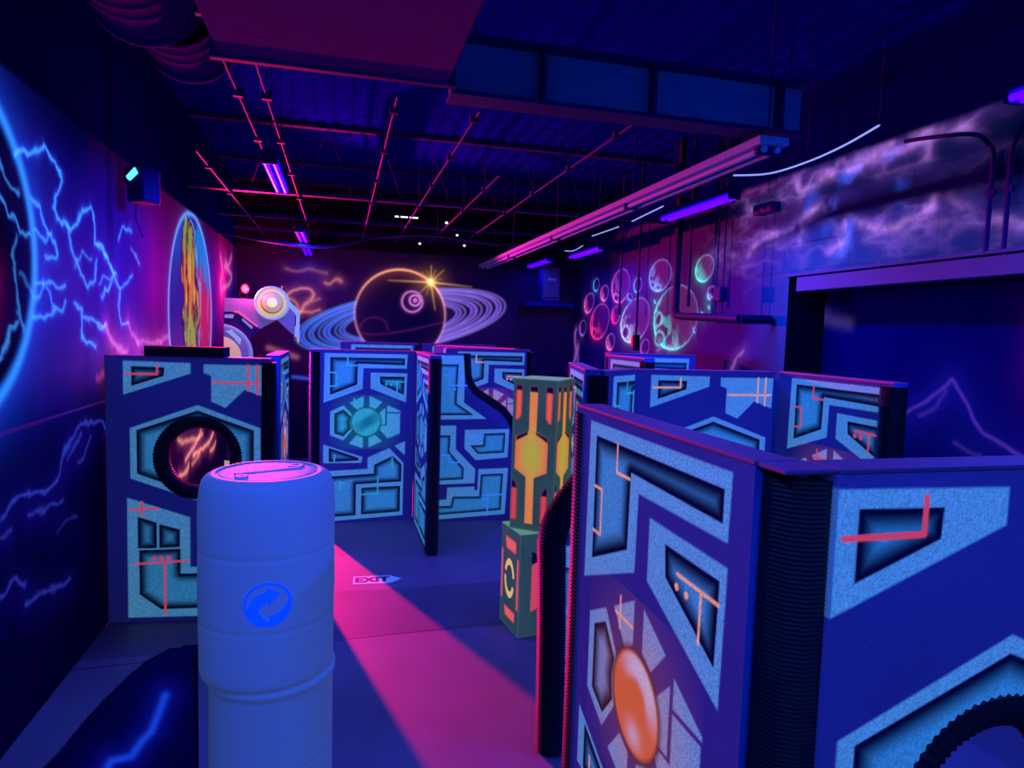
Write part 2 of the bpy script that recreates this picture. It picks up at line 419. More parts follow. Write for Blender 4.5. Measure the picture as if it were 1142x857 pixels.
SATURN_RINGS = [
    (0.535,[(2.065,2.678),(2.064,2.646),(2.05,2.612),(2.024,2.576),(1.984,2.539),(1.933,2.501),(1.87,2.463),(1.797,2.425),(1.714,2.389),(1.623,2.353),(1.525,2.319),(1.422,2.288),(1.313,2.259),(1.202,2.233),(1.09,2.21),(0.977,2.191),(0.866,2.176),(0.757,2.164),(0.652,2.157),(0.553,2.154),(0.46,2.154),(0.375,2.159),(0.298,2.168),(0.231,2.181),(0.174,2.197),(0.128,2.217),(0.093,2.24),(0.07,2.266),(0.059,2.295),(0.061,2.326),(0.074,2.359),(0.099,2.393),(0.136,2.429),(0.184,2.465),(0.243,2.502),(0.312,2.539),(0.39,2.574),(0.477,2.609),(0.57,2.643),(0.67,2.674),(0.776,2.704),(0.884,2.73),(0.996,2.754),(1.108,2.774),(1.22,2.791),(1.331,2.804),(1.438,2.813),(1.54,2.818),(1.637,2.818),(1.727,2.814),(1.808,2.807),(1.879,2.794),(1.94,2.778),(1.99,2.758),(2.028,2.735),(2.053,2.708),(2.065,2.678)]),
    (0.577,[(2.148,2.694),(2.147,2.659),(2.132,2.622),(2.103,2.583),(2.06,2.543),(2.004,2.502),(1.937,2.461),(1.857,2.421),(1.768,2.381),(1.67,2.343),(1.564,2.306),(1.452,2.272),(1.335,2.241),(1.215,2.213),(1.094,2.189),(0.972,2.168),(0.852,2.152),(0.734,2.139),(0.622,2.131),(0.515,2.128),(0.415,2.129),(0.323,2.134),(0.24,2.143),(0.168,2.157),(0.107,2.175),(0.057,2.196),(0.02,2.221),(-0.005,2.249),(-0.017,2.28),(-0.015,2.314),(-0.001,2.349),(0.026,2.387),(0.066,2.425),(0.118,2.464),(0.181,2.504),(0.255,2.543),(0.339,2.582),(0.432,2.619),(0.534,2.655),(0.641,2.689),(0.755,2.721),(0.872,2.75),(0.992,2.775),(1.113,2.797),(1.234,2.815),(1.353,2.829),(1.469,2.839),(1.58,2.844),(1.685,2.845),(1.781,2.841),(1.869,2.833),(1.947,2.819),(2.013,2.802),(2.067,2.781),(2.107,2.755),(2.135,2.726),(2.148,2.694)]),
    (0.619,[(2.231,2.71),(2.23,2.673),(2.214,2.633),(2.182,2.591),(2.136,2.548),(2.077,2.504),(2.003,2.46),(1.918,2.416),(1.822,2.373),(1.717,2.332),(1.603,2.293),(1.482,2.257),(1.357,2.223),(1.228,2.193),(1.097,2.167),(0.967,2.145),(0.838,2.127),(0.712,2.114),(0.591,2.106),(0.476,2.102),(0.369,2.103),(0.271,2.109),(0.182,2.119),(0.105,2.134),(0.039,2.153),(-0.014,2.176),(-0.054,2.202),(-0.08,2.233),(-0.093,2.266),(-0.091,2.302),(-0.076,2.34),(-0.047,2.38),(-0.004,2.421),(0.051,2.463),(0.119,2.505),(0.198,2.547),(0.289,2.589),(0.388,2.629),(0.497,2.668),(0.612,2.704),(0.734,2.738),(0.86,2.769),(0.988,2.797),(1.118,2.82),(1.248,2.84),(1.376,2.855),(1.501,2.865),(1.62,2.871),(1.732,2.872),(1.836,2.868),(1.931,2.859),(2.014,2.845),(2.085,2.826),(2.143,2.803),(2.187,2.776),(2.217,2.744),(2.231,2.71)]),
    (0.677,[(2.345,2.732),(2.343,2.691),(2.326,2.647),(2.291,2.601),(2.241,2.554),(2.175,2.506),(2.095,2.457),(2.002,2.41),(1.896,2.363),(1.78,2.318),(1.656,2.275),(1.524,2.235),(1.386,2.199),(1.245,2.166),(1.102,2.138),(0.96,2.114),(0.819,2.094),(0.681,2.08),(0.549,2.071),(0.424,2.067),(0.307,2.068),(0.2,2.074),(0.104,2.086),(0.019,2.102),(-0.052,2.123),(-0.11,2.148),(-0.154,2.177),(-0.182,2.21),(-0.196,2.246),(-0.194,2.285),(-0.178,2.327),(-0.146,2.37),(-0.1,2.415),(-0.039,2.461),(0.035,2.507),(0.121,2.553),(0.22,2.598),(0.328,2.642),(0.446,2.685),(0.573,2.725),(0.705,2.762),(0.843,2.796),(0.983,2.826),(1.126,2.852),(1.268,2.873),(1.408,2.89),(1.544,2.901),(1.674,2.908),(1.797,2.909),(1.911,2.904),(2.015,2.894),(2.106,2.879),(2.184,2.859),(2.248,2.833),(2.296,2.803),(2.329,2.769),(2.345,2.732)]),
    (0.731,[(2.451,2.752),(2.45,2.708),(2.431,2.66),(2.393,2.611),(2.339,2.56),(2.267,2.508),(2.181,2.455),(2.08,2.404),(1.965,2.353),(1.84,2.305),(1.705,2.258),(1.562,2.215),(1.414,2.176),(1.261,2.141),(1.107,2.11),(0.953,2.084),(0.801,2.063),(0.653,2.048),(0.51,2.038),(0.375,2.034),(0.249,2.035),(0.134,2.042),(0.03,2.055),(-0.061,2.072),(-0.137,2.094),(-0.2,2.122),(-0.246,2.153),(-0.277,2.189),(-0.292,2.228),(-0.29,2.27),(-0.272,2.315),(-0.238,2.362),(-0.188,2.41),(-0.123,2.459),(-0.044,2.509),(0.05,2.559),(0.155,2.607),(0.273,2.655),(0.4,2.701),(0.536,2.744),(0.679,2.784),(0.827,2.82),(0.979,2.853),(1.132,2.881),(1.285,2.904),(1.437,2.922),(1.584,2.935),(1.725,2.942),(1.858,2.943),(1.982,2.938),(2.094,2.928),(2.193,2.911),(2.277,2.889),(2.346,2.862),(2.399,2.83),(2.434,2.793),(2.451,2.752)]),
    (0.777,[(2.542,2.77),(2.541,2.722),(2.521,2.672),(2.481,2.619),(2.423,2.565),(2.347,2.509),(2.254,2.454),(2.147,2.399),(2.025,2.345),(1.891,2.293),(1.748,2.244),(1.596,2.198),(1.437,2.157),(1.275,2.119),(1.111,2.086),(0.947,2.059),(0.786,2.037),(0.628,2.021),(0.477,2.01),(0.334,2.006),(0.2,2.008),(0.078,2.015),(-0.032,2.028),(-0.129,2.047),(-0.21,2.071),(-0.276,2.099),(-0.326,2.133),(-0.358,2.171),(-0.374,2.212),(-0.372,2.257),(-0.353,2.304),(-0.317,2.354),(-0.264,2.405),(-0.195,2.458),(-0.11,2.511),(-0.012,2.563),(0.101,2.615),(0.225,2.666),(0.36,2.714),(0.504,2.76),(0.656,2.803),(0.813,2.842),(0.975,2.876),(1.138,2.906),(1.301,2.931),(1.462,2.95),(1.618,2.964),(1.769,2.971),(1.91,2.972),(2.042,2.967),(2.161,2.956),(2.267,2.939),(2.357,2.915),(2.431,2.886),(2.487,2.852),(2.524,2.813),(2.542,2.77)]),
    (0.831,[(2.65,2.79),(2.649,2.739),(2.626,2.685),(2.584,2.629),(2.521,2.57),(2.44,2.511),(2.341,2.452),(2.225,2.393),(2.095,2.335),(1.951,2.28),(1.797,2.227),(1.634,2.178),(1.465,2.134),(1.292,2.094),(1.116,2.059),(0.941,2.03),(0.768,2.006),(0.6,1.989),(0.438,1.978),(0.285,1.973),(0.143,1.975),(0.012,1.983),(-0.105,1.997),(-0.208,2.017),(-0.295,2.043),(-0.365,2.074),(-0.418,2.109),(-0.453,2.15),(-0.469,2.194),(-0.467,2.242),(-0.447,2.292),(-0.408,2.345),(-0.352,2.4),(-0.278,2.456),(-0.188,2.513),(-0.083,2.569),(0.037,2.624),(0.169,2.678),(0.313,2.73),(0.467,2.779),(0.629,2.825),(0.797,2.866),(0.97,2.903),(1.144,2.935),(1.319,2.962),(1.491,2.983),(1.659,2.997),(1.82,3.005),(1.972,3.007),(2.113,3.002),(2.241,2.99),(2.354,2.971),(2.451,2.946),(2.53,2.915),(2.59,2.879),(2.63,2.837),(2.65,2.79)]),
    (0.869,[(2.727,2.805),(2.725,2.752),(2.702,2.695),(2.658,2.636),(2.592,2.575),(2.507,2.512),(2.402,2.45),(2.281,2.388),(2.144,2.328),(1.994,2.27),(1.833,2.215),(1.662,2.164),(1.485,2.117),(1.303,2.075),(1.119,2.039),(0.936,2.009),(0.755,1.984),(0.579,1.966),(0.41,1.955),(0.251,1.95),(0.102,1.952),(-0.035,1.96),(-0.157,1.975),(-0.265,1.996),(-0.355,2.023),(-0.428,2.055),(-0.483,2.093),(-0.52,2.135),(-0.537,2.181),(-0.535,2.231),(-0.514,2.284),(-0.473,2.339),(-0.414,2.396),(-0.338,2.455),(-0.244,2.514),(-0.134,2.573),(-0.009,2.631),(0.13,2.687),(0.28,2.741),(0.441,2.792),(0.61,2.84),(0.786,2.884),(0.967,2.923),(1.149,2.956),(1.332,2.984),(1.512,3.006),(1.687,3.021),(1.856,3.03),(2.015,3.032),(2.163,3.026),(2.297,3.014),(2.416,2.994),(2.518,2.968),(2.601,2.936),(2.664,2.897),(2.706,2.854),(2.727,2.805)]),
    (0.919,[(2.827,2.824),(2.826,2.768),(2.801,2.708),(2.754,2.645),(2.684,2.58),(2.594,2.514),(2.483,2.448),(2.354,2.383),(2.209,2.319),(2.05,2.258),(1.879,2.2),(1.698,2.145),(1.511,2.096),(1.318,2.052),(1.124,2.013),(0.93,1.981),(0.739,1.956),(0.553,1.937),(0.375,1.925),(0.206,1.92),(0.048,1.922),(-0.096,1.931),(-0.225,1.947),(-0.338,1.969),(-0.433,1.997),(-0.511,2.031),(-0.569,2.071),(-0.607,2.115),(-0.625,2.164),(-0.623,2.217),(-0.6,2.273),(-0.558,2.331),(-0.496,2.392),(-0.415,2.453),(-0.316,2.516),(-0.2,2.578),(-0.068,2.639),(0.078,2.698),(0.237,2.756),(0.407,2.81),(0.586,2.86),(0.772,2.907),(0.962,2.948),(1.155,2.984),(1.348,3.013),(1.539,3.036),(1.725,3.053),(1.903,3.062),(2.072,3.064),(2.229,3.058),(2.371,3.045),(2.497,3.025),(2.605,2.997),(2.693,2.963),(2.76,2.922),(2.805,2.876),(2.827,2.824)]),
    (0.962,[(2.912,2.84),(2.911,2.781),(2.885,2.718),(2.835,2.653),(2.762,2.585),(2.667,2.516),(2.551,2.446),(2.417,2.378),(2.265,2.311),(2.098,2.247),(1.918,2.186),(1.729,2.13),(1.532,2.078),(1.331,2.032),(1.128,1.992),(0.925,1.958),(0.725,1.931),(0.531,1.912),(0.344,1.899),(0.168,1.894),(0.003,1.897),(-0.147,1.906),(-0.282,1.922),(-0.4,1.946),(-0.499,1.975),(-0.58,2.011),(-0.64,2.052),(-0.68,2.099),(-0.699,2.15),(-0.697,2.205),(-0.673,2.263),(-0.629,2.325),(-0.564,2.388),(-0.48,2.452),(-0.376,2.517),(-0.255,2.582),(-0.118,2.646),(0.035,2.708),(0.201,2.768),(0.378,2.825),(0.565,2.878),(0.759,2.926),(0.958,2.969),(1.16,3.007),(1.362,3.038),(1.562,3.062),(1.757,3.079),(1.944,3.089),(2.12,3.091),(2.285,3.085),(2.434,3.072),(2.566,3.05),(2.679,3.021),(2.772,2.986),(2.842,2.943),(2.889,2.894),(2.912,2.84)]),
    (1.0,[(2.99,2.855),(2.988,2.794),(2.962,2.728),(2.91,2.66),(2.834,2.589),(2.735,2.517),(2.614,2.445),(2.473,2.374),(2.315,2.304),(2.141,2.237),(1.954,2.174),(1.757,2.115),(1.552,2.062),(1.343,2.014),(1.131,1.972),(0.92,1.937),(0.712,1.909),(0.51,1.889),(0.316,1.876),(0.133,1.871),(-0.037,1.874),(-0.193,1.883),(-0.333,1.901),(-0.456,1.925),(-0.559,1.956),(-0.643,1.993),(-0.705,2.036),(-0.747,2.084),(-0.766,2.137),(-0.764,2.194),(-0.739,2.255),(-0.693,2.318),(-0.626,2.384),(-0.538,2.451),(-0.431,2.518),(-0.306,2.586),(-0.163,2.652),(-0.005,2.717),(0.168,2.779),(0.352,2.838),(0.546,2.893),(0.748,2.944),(0.955,2.989),(1.165,3.028),(1.375,3.06),(1.583,3.085),(1.786,3.103),(1.98,3.114),(2.164,3.116),(2.336,3.11),(2.491,3.096),(2.629,3.074),(2.747,3.044),(2.843,3.006),(2.916,2.962),(2.966,2.911),(2.99,2.855)]),
]
BACK_WISPS = [
    (0.7,[(-0.263,3.135),(-0.176,3.111),(-0.073,3.162),(0.008,3.13)]),
    (0.9,[(-0.909,2.876),(-0.707,2.973),(-0.502,3.0),(-0.457,2.878),(-0.535,2.75),(-0.654,2.657),(-0.738,2.583)]),
    (0.7,[(-0.908,2.851),(-0.773,2.758),(-0.722,2.619),(-0.568,2.589),(-0.345,2.605)]),
    (0.3,[(-0.91,3.314),(-0.573,3.314),(-0.23,3.279)]),
    (0.4,[(-0.467,2.771),(-0.364,2.811)]),
]
PLANET_LINES = [
    (0.3,[(0.306,2.258),(0.593,2.23),(1.064,2.299),(1.506,2.405),(1.88,2.511)]),
    (0.3,[(0.305,2.331),(0.41,2.48),(0.588,2.541),(0.77,2.474),(0.826,2.329)]),
]
ASTEROIDS = [
    ('red',[(10.49,2.55),(10.54,2.46),(10.64,2.38),(10.75,2.31),(10.88,2.28),(11.02,2.27),(11.15,2.29),(11.25,2.34),(11.31,2.42),(11.33,2.52),(11.31,2.62),(11.24,2.71),(11.14,2.79),(11.02,2.85),(10.88,2.88),(10.75,2.88),(10.64,2.86),(10.54,2.8),(10.49,2.73),(10.47,2.64),(10.49,2.55)]),
    ('pink',[(9.71,3.11),(9.74,3.03),(9.81,2.96),(9.9,2.91),(10.0,2.88),(10.11,2.88),(10.22,2.9),(10.31,2.95),(10.37,3.02),(10.4,3.1),(10.4,3.19),(10.35,3.27),(10.28,3.34),(10.18,3.39),(10.08,3.41),(9.97,3.41),(9.87,3.38),(9.79,3.33),(9.73,3.27),(9.7,3.19),(9.71,3.11)]),
    ('white',[(8.99,2.52),(9.07,2.42),(9.19,2.34),(9.34,2.27),(9.5,2.24),(9.66,2.24),(9.8,2.27),(9.91,2.34),(9.97,2.43),(9.98,2.54),(9.93,2.65),(9.84,2.76),(9.7,2.84),(9.55,2.9),(9.38,2.92),(9.23,2.92),(9.11,2.88),(9.01,2.81),(8.96,2.72),(8.95,2.62),(8.99,2.52)]),
    ('blue',[(8.37,3.15),(8.42,3.09),(8.49,3.04),(8.58,3.0),(8.68,2.99),(8.78,2.99),(8.88,3.02),(8.95,3.07),(9.0,3.13),(9.02,3.2),(9.0,3.27),(8.95,3.34),(8.87,3.39),(8.78,3.42),(8.68,3.43),(8.58,3.42),(8.49,3.39),(8.42,3.34),(8.37,3.29),(8.36,3.22),(8.37,3.15)]),
    ('teal',[(7.61,2.54),(7.67,2.42),(7.78,2.31),(7.93,2.23),(8.11,2.18),(8.3,2.17),(8.49,2.2),(8.65,2.28),(8.76,2.39),(8.81,2.53),(8.8,2.68),(8.72,2.81),(8.58,2.92),(8.41,3.0),(8.22,3.04),(8.03,3.03),(7.86,2.98),(7.73,2.9),(7.64,2.79),(7.6,2.67),(7.61,2.54)]),
    ('teal',[(7.29,3.16),(7.33,3.11),(7.38,3.08),(7.44,3.05),(7.5,3.04),(7.57,3.05),(7.63,3.07),(7.67,3.1),(7.7,3.15),(7.71,3.2),(7.69,3.25),(7.66,3.3),(7.6,3.34),(7.54,3.36),(7.47,3.37),(7.41,3.36),(7.35,3.34),(7.31,3.3),(7.28,3.26),(7.28,3.21),(7.29,3.16)]),
    ('pink',[(10.55,3.04),(10.57,3.01),(10.6,2.97),(10.65,2.95),(10.7,2.93),(10.75,2.93),(10.8,2.94),(10.85,2.97),(10.88,3.0),(10.89,3.04),(10.89,3.08),(10.87,3.12),(10.83,3.15),(10.78,3.18),(10.73,3.19),(10.68,3.19),(10.63,3.18),(10.59,3.16),(10.56,3.12),(10.54,3.08),(10.55,3.04)]),
    ('pink',[(11.22,2.9),(11.25,2.84),(11.31,2.8),(11.37,2.77),(11.45,2.75),(11.52,2.74),(11.59,2.76),(11.64,2.79),(11.67,2.84),(11.68,2.89),(11.67,2.94),(11.63,3.0),(11.57,3.04),(11.5,3.08),(11.43,3.09),(11.36,3.09),(11.29,3.08),(11.24,3.05),(11.21,3.0),(11.2,2.95),(11.22,2.9)]),
    ('blue',[(10.98,3.22),(11.0,3.18),(11.02,3.16),(11.05,3.13),(11.09,3.12),(11.13,3.12),(11.18,3.13),(11.21,3.15),(11.24,3.18),(11.25,3.21),(11.25,3.24),(11.24,3.28),(11.21,3.3),(11.18,3.32),(11.14,3.34),(11.1,3.34),(11.06,3.33),(11.02,3.31),(11.0,3.28),(10.99,3.25),(10.98,3.22)]),
    ('violet',[(11.55,2.46),(11.56,2.42),(11.59,2.38),(11.64,2.35),(11.68,2.33),(11.74,2.32),(11.79,2.33),(11.83,2.35),(11.86,2.38),(11.88,2.43),(11.88,2.47),(11.86,2.52),(11.83,2.56),(11.79,2.59),(11.74,2.6),(11.69,2.61),(11.64,2.6),(11.6,2.58),(11.56,2.54),(11.55,2.5),(11.55,2.46)]),
    ('pink',[(10.2,2.23),(10.22,2.19),(10.25,2.15),(10.3,2.12),(10.35,2.1),(10.41,2.1),(10.46,2.1),(10.51,2.13),(10.54,2.16),(10.55,2.2),(10.55,2.24),(10.53,2.28),(10.49,2.32),(10.44,2.35),(10.39,2.37),(10.33,2.37),(10.28,2.36),(10.24,2.34),(10.21,2.31),(10.2,2.27),(10.2,2.23)]),
    ('red',[(10.03,2.66),(10.05,2.62),(10.09,2.59),(10.13,2.56),(10.18,2.54),(10.24,2.54),(10.29,2.55),(10.33,2.57),(10.36,2.61),(10.38,2.65),(10.37,2.69),(10.35,2.73),(10.32,2.77),(10.27,2.8),(10.22,2.82),(10.16,2.82),(10.11,2.8),(10.07,2.78),(10.04,2.75),(10.03,2.71),(10.03,2.66)]),
    ('blue',[(9.27,3.1),(9.29,3.07),(9.31,3.04),(9.35,3.02),(9.39,3.01),(9.43,3.01),(9.48,3.02),(9.51,3.04),(9.53,3.07),(9.54,3.1),(9.54,3.14),(9.52,3.17),(9.5,3.2),(9.46,3.22),(9.42,3.24),(9.38,3.24),(9.34,3.22),(9.3,3.2),(9.28,3.18),(9.27,3.14),(9.27,3.1)]),
    ('blue',[(9.58,2.95),(9.58,2.93),(9.59,2.92),(9.61,2.9),(9.64,2.9),(9.66,2.9),(9.69,2.9),(9.72,2.91),(9.74,2.92),(9.75,2.94),(9.76,2.96),(9.76,2.97),(9.75,2.99),(9.73,3.0),(9.7,3.0),(9.67,3.0),(9.65,3.0),(9.62,2.99),(9.6,2.98),(9.59,2.96),(9.58,2.95)]),
    ('violet',[(8.92,2.18),(8.94,2.14),(8.97,2.11),(9.01,2.08),(9.06,2.07),(9.1,2.07),(9.14,2.08),(9.17,2.09),(9.2,2.12),(9.2,2.16),(9.2,2.19),(9.18,2.23),(9.15,2.26),(9.11,2.28),(9.06,2.3),(9.02,2.3),(8.98,2.29),(8.95,2.27),(8.93,2.24),(8.92,2.21),(8.92,2.18)]),
    ('violet',[(7.19,2.89),(7.2,2.87),(7.22,2.86),(7.24,2.85),(7.27,2.84),(7.3,2.84),(7.33,2.85),(7.36,2.87),(7.38,2.88),(7.39,2.9),(7.38,2.92),(7.38,2.94),(7.36,2.96),(7.33,2.96),(7.3,2.97),(7.27,2.97),(7.24,2.96),(7.22,2.95),(7.2,2.93),(7.19,2.91),(7.19,2.89)]),
    ('teal',[(7.3,2.85),(7.3,2.84),(7.31,2.83),(7.32,2.82),(7.33,2.82),(7.34,2.82),(7.35,2.82),(7.36,2.83),(7.37,2.83),(7.38,2.84),(7.38,2.85),(7.38,2.86),(7.38,2.87),(7.37,2.88),(7.36,2.88),(7.34,2.88),(7.33,2.88),(7.32,2.87),(7.31,2.87),(7.3,2.86),(7.3,2.85)]),
    ('teal',[(8.76,2.85),(8.76,2.84),(8.76,2.84),(8.77,2.83),(8.78,2.83),(8.79,2.83),(8.8,2.83),(8.81,2.83),(8.82,2.84),(8.82,2.84),(8.82,2.85),(8.82,2.86),(8.82,2.86),(8.81,2.87),(8.8,2.87),(8.79,2.87),(8.78,2.87),(8.77,2.86),(8.76,2.86),(8.76,2.85),(8.76,2.85)]),
    ('teal',[(7.45,2.65),(7.45,2.64),(7.45,2.64),(7.46,2.63),(7.46,2.63),(7.47,2.63),(7.48,2.63),(7.49,2.64),(7.49,2.64),(7.5,2.64),(7.5,2.65),(7.5,2.65),(7.5,2.66),(7.49,2.66),(7.48,2.66),(7.48,2.66),(7.47,2.66),(7.46,2.66),(7.46,2.66),(7.45,2.65),(7.45,2.65)]),
    ('teal',[(7.31,2.72),(7.31,2.72),(7.31,2.71),(7.32,2.71),(7.32,2.71),(7.33,2.71),(7.33,2.71),(7.34,2.71),(7.34,2.72),(7.35,2.72),(7.35,2.72),(7.35,2.73),(7.34,2.73),(7.34,2.74),(7.34,2.74),(7.33,2.74),(7.32,2.74),(7.32,2.74),(7.31,2.73),(7.31,2.73),(7.31,2.72)]),
    ('blue',[(7.62,2.44),(7.62,2.43),(7.62,2.42),(7.63,2.42),(7.64,2.41),(7.65,2.41),(7.66,2.41),(7.67,2.42),(7.68,2.42),(7.68,2.43),(7.68,2.44),(7.68,2.45),(7.68,2.46),(7.67,2.47),(7.66,2.48),(7.65,2.48),(7.64,2.48),(7.63,2.47),(7.62,2.46),(7.62,2.45),(7.62,2.44)]),
    ('blue',[(8.22,3.19),(8.22,3.18),(8.23,3.17),(8.23,3.17),(8.24,3.17),(8.24,3.17),(8.25,3.17),(8.26,3.17),(8.26,3.18),(8.27,3.18),(8.27,3.19),(8.27,3.2),(8.27,3.2),(8.26,3.21),(8.26,3.21),(8.25,3.21),(8.24,3.21),(8.23,3.21),(8.23,3.2),(8.22,3.19),(8.22,3.19)]),
]
CRATERS = [
    ('white',[(9.64,2.39),(9.67,2.34),(9.72,2.31),(9.79,2.29),(9.85,2.31),(9.9,2.35),(9.91,2.4),(9.88,2.45),(9.83,2.49),(9.76,2.5),(9.7,2.48),(9.65,2.44),(9.64,2.39)]),
    ('teal',[(8.48,2.32),(8.5,2.26),(8.56,2.23),(8.62,2.22),(8.69,2.23),(8.74,2.27),(8.75,2.32),(8.73,2.37),(8.67,2.41),(8.6,2.42),(8.54,2.4),(8.49,2.37),(8.48,2.32)]),
    ('teal',[(8.57,2.58),(8.6,2.53),(8.65,2.5),(8.7,2.49),(8.74,2.51),(8.77,2.55),(8.76,2.6),(8.73,2.64),(8.69,2.68),(8.64,2.68),(8.59,2.66),(8.57,2.63),(8.57,2.58)]),
    ('red',[(11.04,2.39),(11.06,2.35),(11.1,2.32),(11.14,2.31),(11.18,2.32),(11.2,2.35),(11.21,2.39),(11.19,2.43),(11.16,2.46),(11.11,2.46),(11.07,2.45),(11.05,2.42),(11.04,2.39)]),
    ('blue',[(8.84,3.09),(8.85,3.06),(8.87,3.05),(8.9,3.05),(8.94,3.05),(8.96,3.07),(8.98,3.1),(8.97,3.12),(8.94,3.13),(8.91,3.14),(8.88,3.13),(8.85,3.11),(8.84,3.09)]),
    ('blue',[(8.64,3.04),(8.65,3.02),(8.67,3.01),(8.71,3.0),(8.75,3.01),(8.78,3.03),(8.79,3.05),(8.78,3.07),(8.75,3.08),(8.72,3.08),(8.68,3.07),(8.65,3.06),(8.64,3.04)]),
    ('pink',[(10.1,2.96),(10.11,2.93),(10.15,2.9),(10.2,2.9),(10.25,2.91),(10.29,2.93),(10.3,2.96),(10.29,3.0),(10.26,3.02),(10.21,3.02),(10.16,3.01),(10.12,2.99),(10.1,2.96)]),
]
RIGHT_WISPS = [
    (0.8,[(12.14,1.82),(12.06,2.0),(12.13,2.23),(12.06,2.43)]),
    (0.6,[(11.94,1.82),(11.98,2.0),(11.93,2.14)]),
    (0.6,[(6.79,1.99),(6.7,2.11),(6.56,2.2)]),
    (0.5,[(8.68,2.17),(8.42,2.21),(8.13,2.22)]),
]
CLOUD = [
    (1,[(6.6,3.28),(6.34,3.41),(5.99,3.43),(5.72,3.51),(5.56,3.6)]),
    (1,[(5.7,3.33),(5.7,3.5),(5.56,3.6),(5.16,3.53),(4.93,3.37),(4.59,3.28),(4.42,3.34),(4.23,3.39),(4.2,3.46)]),
    (0.9,[(6.59,3.77),(6.06,3.73),(5.74,3.74),(5.54,3.87),(5.19,3.88),(4.97,3.88)]),
    (1,[(5.85,3.94),(5.75,3.8),(5.5,3.86),(5.2,3.96),(4.84,3.91),(4.47,3.93),(4.3,3.91)]),
    (0.7,[(4.84,3.93),(4.48,4.0),(4.23,3.96),(3.95,3.91)]),
    (0.6,[(4.29,3.79),(4.29,3.9),(4.37,3.99)]),
    (0.9,[(5.28,3.19),(5.11,3.26),(5.13,3.42)]),
    (0.5,[(4.08,3.46),(3.92,3.29),(3.77,3.22),(3.48,3.16)]),
    (0.4,[(7.21,3.34),(6.6,3.28)]),
    (0.35,[(4.78,3.26),(4.41,3.24),(4.04,3.25),(3.48,3.13)]),
]
CLOUD_BLUE = [
    (1,[(5.18,3.8),(5.01,3.89)]),
    (1,[(5.11,3.18),(5.1,3.36)]),
    (0.7,[(5.37,3.4),(5.31,3.55)]),
    (1,[(4.52,3.49),(4.53,3.52)]),
    (0.6,[(4.68,3.89),(4.59,3.91)]),
    (0.6,[(5.64,3.61),(5.57,3.71)]),
]

# ------------------------------------------------------------------ the room shell and its murals
LX, RX, YB, YF = -1.72, 4.376, 12.2, -3.0
ZT = 4.75                                   # underside of the roof deck

def lin(u0, u1, cell):
    return np.linspace(u0, u1, max(2, int(round((u1 - u0) / cell)) + 1))

def mural_wall(name, u, v, to3d, flip, paintfn, hole=None):
    U, V = np.meshgrid(u, v)
    P = np.stack([U.ravel(), V.ravel()], 1)
    base, glow = paintfn(P)
    nu, nv = len(u), len(v)
    i, j = np.meshgrid(np.arange(nu - 1), np.arange(nv - 1))
    a = (j * nu + i).ravel()
    q = np.stack([a, a + 1, a + 1 + nu, a + nu], 1)
    if hole is not None:
        cu = (U[:-1, :-1] + U[1:, 1:]).ravel() / 2; cv = (V[:-1, :-1] + V[1:, 1:]).ravel() / 2
        q = q[~hole(cu, cv)]
    if flip:
        q = q[:, ::-1]
    me = np_mesh(name, to3d(P), q, {'paint': base, 'glow': glow}, M['mural'])
    return structure(link(name, me))

BLUE, CORE_B = (0.004, 0.022, 0.42), (0.03, 0.22, 0.75)

def bolt(p, pts, w, wide=0.10):
    p.halo(pts, wide * 1.3, (0.004 * w, 0.002 * w, 0.075 * w), p=1.1)
    p.halo(pts, wide * 0.32, (0.004 * w, 0.03 * w, 0.42 * w))
    p.halo(pts, 0.012, (0.05 * w, 0.30 * w, 0.60 * w))

